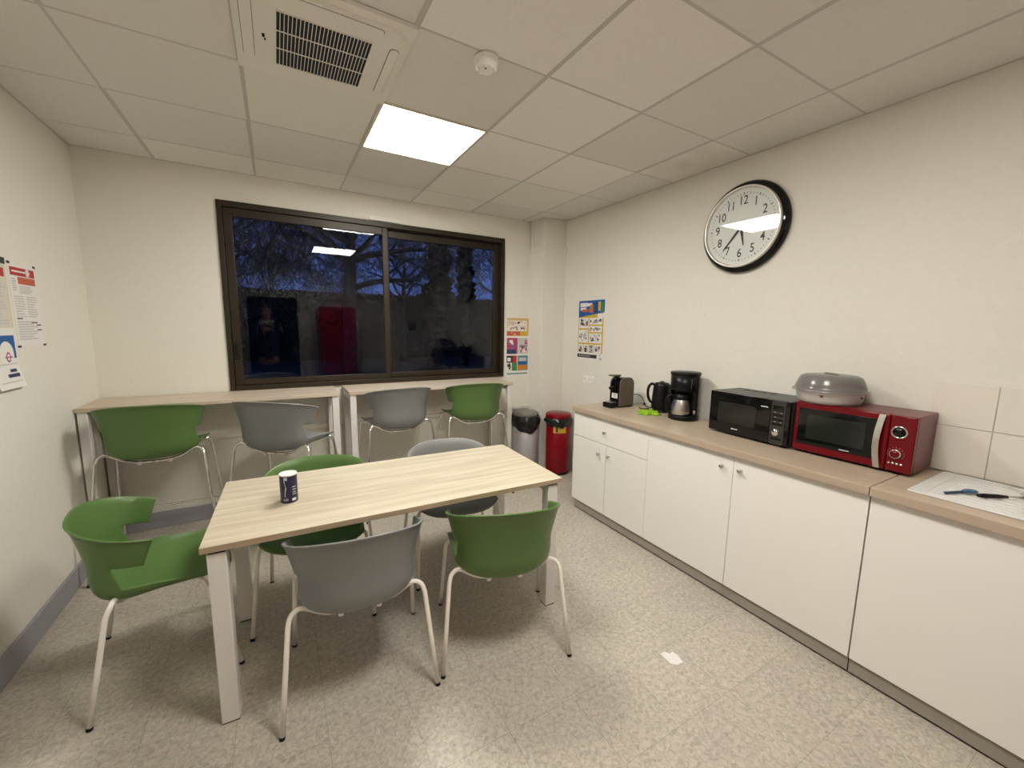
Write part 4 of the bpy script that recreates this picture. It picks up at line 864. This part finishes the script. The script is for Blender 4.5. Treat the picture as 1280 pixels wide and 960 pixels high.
# cake carrier on the red microwave
t = thing('cake_carrier', 'round plastic cake carrier with smoked grey lid on top of the red microwave', 'food container', (3.652, -2.846, 0.90 + z1 + 0.0002))
MB().lathe([(0, 0.0), (0.125, 0.0), (0.135, 0.004), (0.142, 0.02), (0.147, 0.055), (0.150, 0.075), (0.147, 0.075), (0.143, 0.055), (0.138, 0.022), (0.13, 0.007), (0, 0.004)], M_frost, 56).build('tray', None, t)
b = MB(); b.lathe([(0.160, 0.060), (0.166, 0.062), (0.167, 0.068), (0.157, 0.074), (0.153, 0.090), (0.140, 0.125), (0.132, 0.138), (0.115, 0.147), (0.06, 0.151), (0, 0.151), (0, 0.148), (0.06, 0.148), (0.114, 0.144), (0.129, 0.135), (0.137, 0.123), (0.150, 0.089), (0.154, 0.072)], M_smoke, 56)
for k in range(8): b.box(0.1525, 0.1545, -0.001, 0.001, 0.088, 0.092, M_smoke, mx=Matrix.Rotation(k * PI / 4, 4, 'Z'))
b.build('lid', None, t)
b = MB()
for a in (190, 265): b.sphere((0.147 * math.cos(R(a)), 0.147 * math.sin(R(a)), 0.045), 0.007, mat('latch_red', (0.22, 0.05, 0.05), 0.4), u=10, v=8)
b.build('latch', None, t)
b = MB(); b.tube(smooth_path([(-0.045, 0, 0.149), (-0.04, 0, 0.152), (0, 0, 0.153), (0.04, 0, 0.152), (0.045, 0, 0.149)], 5), 0.005, M_smoke, 8, mx=Matrix.Rotation(R(60), 4, 'Z')); b.build('handle', None, t)

# ------------------------------------------------------------------ things behind the camera that the dark window mirrors
t = thing('fridge', 'tall red fridge by the wall behind the camera, seen mirrored in the window', 'fridge', (2.06, YN, 0))
M_fr = mat('fridge_red', (0.33, 0.006, 0.020), 0.25, coat=0.3)
b = MB(); b.box(-0.30, 0.30, 0.02, 0.60, 0.03, 1.87, M_fr, 0.012); b.box(-0.28, 0.28, 0.05, 0.58, 0.0, 0.03, M_blackm); b.build('body', None, t)
d = MB().box(-0.30, 0.30, 0.604, 0.65, 0.66, 1.865, M_fr, 0.018).build('door', None, t); MB().tube([(-0.26, 0.65, 0.74), (-0.26, 0.685, 0.77), (-0.26, 0.685, 1.1), (-0.26, 0.65, 1.13)], 0.009, M_chrome, 10).build('handle', None, d); MB().box(-0.05, 0.05, 0.65, 0.653, 1.77, 1.79, M_chrome, 0.001).build('badge', None, d)
d = MB().box(-0.30, 0.30, 0.604, 0.65, 0.04, 0.65, M_fr, 0.018).build('freezer_door', None, t); MB().tube([(-0.26, 0.65, 0.35), (-0.26, 0.685, 0.37), (-0.26, 0.685, 0.58), (-0.26, 0.65, 0.60)], 0.009, M_chrome, 10).build('handle', None, d)
b = MB(); b.box(-0.06, 0.06, 0.0005, 0.10, -0.075, 0.075, M_blackm, 0.01); b.box(-0.04, 0.04, 0.10, 0.104, -0.07, -0.05, M_black); 
tag(b.build('soap_dispenser', None, None, (3.59, YN, 1.54)), 'small dark dispenser on the wall behind the camera above the worktop end', 'dispenser')

def skin(name, mt, parent, joints, bones, sub=1):
    """joints: name -> (pos, radius or (rx, ry)); root is the first joint"""
    names = list(joints); me = bpy.data.meshes.new(name)
    me.from_pydata([joints[k][0] for k in names], [(names.index(a), names.index(b)) for a, b in bones], [])
    me.materials.append(mt)
    o = bpy.data.objects.new(name, me); COL.objects.link(o); o.parent = parent
    s = o.modifiers.new('skin', 'SKIN')
    s.use_smooth_shade = True; s.branch_smoothing = 0.3
    for i, k in enumerate(names):
        r_ = joints[k][1]; sv = me.skin_vertices[0].data[i]; sv.radius = r_ if isinstance(r_, tuple) else (r_, r_); sv.use_root = (i == 0)
    q = o.modifiers.new('sub', 'SUBSURF'); q.levels = sub; q.render_levels = sub
    return o
px_, py_ = 0.96, -4.28
t = thing('person', 'person in a navy jacket and white scarf holding up a phone, mirrored in the window', 'person', (px_, py_, 0))
M_skin = mat('skin', (0.50, 0.29, 0.20), 0.5); M_jacket = mat('navy_jacket', (0.012, 0.020, 0.060), 0.7); M_trou = mat('dark_trousers', (0.012, 0.014, 0.022), 0.8); M_hair = mat('grey_hair', (0.10, 0.085, 0.075), 0.6); M_scarf = mat('white_scarf', (0.82, 0.80, 0.78), 0.85, bump=0.4, bscale=60)
J = {'pelvis': ((0, 0, 0.98), (0.13, 0.10)), 'waist': ((0, 0, 1.12), (0.13, 0.095)), 'chest': ((0, 0, 1.34), (0.15, 0.10)), 'neck0': ((0, 0.0, 1.50), 0.06), 'neck': ((0, 0.015, 1.585), 0.055), 'jaw': ((0, 0.035, 1.655), (0.062, 0.070)), 'face': ((0, 0.03, 1.735), (0.076, 0.092)), 'crown': ((0, 0.015, 1.81), (0.070, 0.085)), 'top': ((0, 0.01, 1.845), 0.045)}
B = [('pelvis', 'waist'), ('waist', 'chest'), ('chest', 'neck0'), ('neck0', 'neck'), ('neck', 'jaw'), ('jaw', 'face'), ('face', 'crown'), ('crown', 'top')]
for s, n_ in ((-1, 'l'), (1, 'r')):
    hx = 0.14 + 0.055 * s
    arm = [('sh', (s * 0.17, 0, 1.45), 0.058), ('el', (s * 0.24 + 0.02, 0.10, 1.22), 0.044), ('wr', (hx, 0.315, 1.48), 0.028), ('pm', (hx + 0.004 * s, 0.345, 1.535), (0.022, 0.034))]
    leg = [('hp', (s * 0.095, 0, 0.92), 0.09), ('kn', (s * 0.11, 0.015, 0.50), 0.058), ('an', (s * 0.12, -0.01, 0.09), 0.038), ('to', (s * 0.13, 0.13, 0.035), 0.034)]
    prev = 'chest'
    for k, p, r_ in arm: J[n_ + k] = (p, r_); B.append((prev, n_ + k)); prev = n_ + k
    for f in range(4):
        fx = hx + s * 0.004; zf = 1.565 - 0.018 * f
        a = ('%sf%d' % (n_, f)); J[a + 'a'] = ((fx + s * 0.010, 0.360, zf), 0.0095); J[a + 'b'] = ((fx - s * 0.004, 0.388, zf + 0.006), 0.0085); J[a + 'c'] = ((fx - s * (0.026 - 0.003 * f), 0.392, zf + 0.006), 0.0075)
        B += [(n_ + 'pm', a + 'a'), (a + 'a', a + 'b'), (a + 'b', a + 'c')]
    J[n_ + 'ta'] = ((hx - s * 0.012, 0.338, 1.555), 0.011); J[n_ + 'tb'] = ((hx - s * 0.028, 0.345, 1.578), 0.009); B += [(n_ + 'pm', n_ + 'ta'), (n_ + 'ta', n_ + 'tb')]
    prev = 'pelvis'
    for k, p, r_ in leg: J[n_ + k] = (p, r_); B.append((prev, n_ + k)); prev = n_ + k
body = skin('body', M_skin, t, J, B, 1)
b = MB(); b.lathe([(0, 0.014), (0.008, 0.008), (0.014, 0), (0.016, -0.02), (0, -0.024)], M_skin, 14, mx=Matrix.Translation((0, 0.118, 1.722)) @ Matrix.Rotation(R(-25), 4, 'X')); b.build('nose', None, body)
b = MB()
for s in (-1, 1): b.sphere((s * 0.031, 0.104, 1.75), 0.011, P_wht, u=12, v=8); b.sphere((s * 0.031, 0.111, 1.75), 0.006, P_blk, u=10, v=8)
b.build('eyes', None, body); b = MB(); b.sphere((0, 0.102, 1.682), 0.02, mat('lips', (0.35, 0.13, 0.11), 0.5), sc=(1.1, 0.5, 0.32)); b.build('mouth', None, body)
b = MB()
for s in (-1, 1): b.sphere((s * 0.081, 0.01, 1.735), 0.024, M_skin, sc=(0.4, 0.7, 1.2), u=12, v=8)
b.build('ears', None, body)
b = MB(); b.sphere((0, -0.005, 1.79), 0.098, M_hair, sc=(0.93, 1.1, 0.86), u=24, v=16)
bm = b.bm
dele = [v for v in bm.verts if v.co.z < 1.72 or (v.co.y > 0.045 and v.co.z < 1.815)]
bmesh.ops.delete(bm, geom=dele, context='VERTS'); o = b.build('hair', None, t); modify(o, solid=0.01, off=1)
JJ = {'c': ((0, 0, 1.33), (0.20, 0.135)), 'w': ((0, 0, 1.12), (0.185, 0.13)), 'h': ((0, 0, 0.90), (0.19, 0.135)), 'n': ((0, 0, 1.50), (0.095, 0.08))}
BB = [('c', 'w'), ('w', 'h'), ('c', 'n')]
for s, n_ in ((-1, 'l'), (1, 'r')):
    hx = 0.14 + 0.055 * s
    for k, p, r_, pv in (('s', (s * 0.18, 0, 1.45), 0.082, 'c'), ('e', (s * 0.24 + 0.02, 0.10, 1.22), 0.066, n_ + 's'), ('w', (hx, 0.30, 1.455), 0.045, n_ + 'e')): JJ[n_ + k] = (p, r_); BB.append((pv, n_ + k))
skin('jacket', M_jacket, t, JJ, BB, 2)
JT = {'p': ((0, 0, 0.96), (0.16, 0.12))}; BT = []
for s, n_ in ((-1, 'l'), (1, 'r')):
    for k, p, r_, pv in (('h', (s * 0.095, 0, 0.86), 0.105, 'p'), ('k', (s * 0.11, 0.015, 0.50), 0.075, n_ + 'h'), ('a', (s * 0.12, -0.01, 0.11), 0.058, n_ + 'k')): JT[n_ + k] = (p, r_); BT.append((pv, n_ + k))
skin('trousers', M_trou, t, JT, BT, 2)
for s in (-1, 1): b = MB(); b.sphere((s * 0.128, 0.06, 0.045), 0.06, M_black, sc=(0.75, 2.1, 0.75)); b.build('shoe', None, t)
b = MB(); b.tube([(0.088 * math.cos(R(a)), 0.012 + 0.085 * math.sin(R(a)), 1.575 + 0.012 * math.sin(R(2 * a))) for a in range(0, 361, 15)], 0.036, M_scarf, 12); b.build('scarf', None, t)
o = MB().box(-0.035, 0.035, -0.004, 0.004, -0.074, 0.074, M_blackg, 0.0035).build('phone', None, None, (1.10, -3.885, 1.51)); o.rotation_euler = (0, 0, 0)
tag(o, 'dark phone held up behind the lens by the person, mirrored in the window', 'phone')

# ------------------------------------------------------------------ dusk outside the window
struct(MB().box(-40, 50, 0.26, 60, -0.4, -0.3).build('ground', M_soil))
def branch(mb, p, d, ln, r0, depth, rg, maxd, droop=0.0, wig=0.22):
    n = 4 if depth < 3 else 3; pts = [p]; rs = [r0]; q = p.copy(); dd = d.copy()
    for k in range(n):
        dd = (dd + Vector((rg.uniform(-wig, wig), rg.uniform(-wig, wig), rg.uniform(-wig, wig) * 0.7 - droop * depth * 0.05))).normalized()
        q = q + dd * ln / n; pts.append(q.copy()); rs.append(r0 * (1 - 0.45 * (k + 1) / n))
    rs = [max(0.008, q_) for q_ in rs]; mb.tube(pts, r0, None, 6 if depth < 2 else (4 if depth < 4 else 3), rs=rs, cap=False)
    if depth >= maxd: return
    for k in range(rg.choice((3, 3, 4)) if depth else 5):
        i = rg.choice((2, 3, n) if n > 3 else (1, 2, n)); a = rg.uniform(0, 2 * PI)
        side = dd.orthogonal().normalized(); side.rotate(Matrix.Rotation(a, 3, dd).to_quaternion())
        sp_ = rg.uniform(0.45, 1.0)
        nd = (dd * (1 - sp_ * 0.45) + side * sp_ + Vector((0, 0, 0.12))).normalized()
        branch(mb, pts[i].copy(), nd, ln * rg.uniform(0.58, 0.82), rs[i] * rg.uniform(0.45, 0.62), depth + 1, rg, maxd, droop, wig)
def bare_tree(x, y, hgt, r0, seed, label, maxd=4, lean=(0, 0), limbs=7, twigs=90, spread=4.5):
    t = thing('bare_tree', label, 'tree', (x, y, -0.3), 0, 'bare trees outside the window'); rg = random.Random(seed)
    tr = [Vector((0, 0, 0)), Vector((0.05, 0, hgt * 0.4)), Vector((lean[0] * 0.5, lean[1], hgt)), Vector((lean[0], lean[1], hgt * 1.5))]
    MB().tube(smooth_path(tr, 4), r0, M_tree, 10, rs=[r0 * (1.25 - 0.75 * k / 12) for k in range(13)]).build('trunk', None, t)
    b = MB()
    for k in range(limbs):
        a = 2 * PI * k / limbs + rg.uniform(-0.3, 0.3); f = rg.uniform(0.75, 1.4); p = Vector((lean[0] * 0.5 * f, lean[1] * 0.7 * f, hgt * f))
        branch(b, p, Vector((math.cos(a), 0.45 * math.sin(a), rg.uniform(0.35, 0.95))).normalized(), hgt * rg.uniform(0.55, 0.85), r0 * 0.42, 0, rg, maxd, 0.6, 0.3)
    b.build('branches', M_tree, t)
    b = MB()
    for k in range(twigs):
        a = rg.uniform(0, 2 * PI); q = rg.uniform(0.15, 1) ** 0.6 * spread; p = Vector((q * math.cos(a), 0.4 * q * math.sin(a), hgt * rg.uniform(0.75, 1.9) - 0.12 * q)); pts = [p]
        for j in range(4):
            p = p + Vector((rg.uniform(-0.22, 0.22), rg.uniform(-0.1, 0.1), rg.uniform(-0.42, -0.02) if rg.random() < 0.75 else 0.2)); pts.append(p)
        b.tube(pts, 0.013, None, 3, rs=[0.014, 0.012, 0.010, 0.009, 0.008], cap=False)
    b.build('twigs', M_tree, t)
bare_tree(3.55, 13.0, 3.9, 0.30, 3, 'large bare tree with a thick dark trunk outside the left window pane', 5, (0.2, 0), 9, 200, 5.0)
bare_tree(-1.2, 16.0, 3.2, 0.14, 11, 'bare tree outside the far left of the window, behind the big trunk', 5, (0, 0), 6)
bare_tree(1.0, 19.0, 3.4, 0.15, 13, 'thin bare tree left of the big trunk, against the dusk sky', 5, (0, 0), 6)
bare_tree(6.9, 18.0, 3.3, 0.15, 17, 'bare tree right of the big trunk outside the window', 5, (0.2, 0), 6)
bare_tree(12.5, 17.0, 3.4, 0.14, 21, 'bare tree beyond the conifers at the right edge of the window', 4, (0, 0), 6)
def conifer(x, y, hgt, rad, seed, label):
    t = thing('conifer', label, 'tree', (x, y, -0.3), 0, 'dark conifers outside the window'); rg = random.Random(seed)
    MB().tube([(0, 0, 0), (0, 0, hgt * 0.6), (0, 0, hgt)], 0.15, M_tree, 8, rs=[0.2, 0.12, 0.02]).build('trunk', None, t)
    b = MB()
    for k in range(420):
        f = rg.random() ** 0.8; z_ = hgt * (0.12 + 0.88 * f); r_ = rad * (1 - f) ** 0.7 * rg.uniform(0.75, 1.1) + 0.1; a = rg.uniform(0, 2 * PI)
        d_ = Vector((math.cos(a), math.sin(a), -0.25)); s_ = Vector((-math.sin(a), math.cos(a), 0)); p0 = Vector((0, 0, z_)); w_ = 0.10 + r_ * 0.16
        tip = p0 + d_ * r_; mid = p0 + d_ * r_ * 0.6
        b.face([p0, mid + s_ * w_, tip, mid - s_ * w_]); b.face([p0, mid + Vector((0, 0, -w_ * 1.4)), tip, mid + Vector((0, 0, w_ * 0.4))])
    b.build('foliage', M_leaf, t)
conifer(7.5, 14.0, 8.2, 0.98, 5, 'dark dense conifer outside the right window pane, left of the mirrored clock'); conifer(9.0, 14.4, 9.0, 0.58, 6, 'dark slim conifer outside the right window pane, behind the mirrored clock')
b = MB(); rg = random.Random(9)
for k in range(1500):
    x = rg.uniform(-14, 28); zt = rg.uniform(0.0, 3.32); p = Vector((x, rg.uniform(19.6, 20.4), zt)); a = Vector((rg.uniform(-1, 1), rg.uniform(-0.4, 0.4), rg.uniform(-1, 1))).normalized() * rg.uniform(0.15, 0.3); c_ = a.orthogonal().normalized() * 0.16
    b.face([p - a, p + c_, p + a, p - c_])
b.box(-14, 28, 19.8, 20.6, -0.3, 3.28); b.face([(-14, 21, -0.3), (28, 21, -0.3), (28, 21, -0.25), (-14, 21, -0.25)])
o = b.build('hedge', M_leaf); tag(o, 'long dark hedge beyond the trees outside the window', 'hedge')
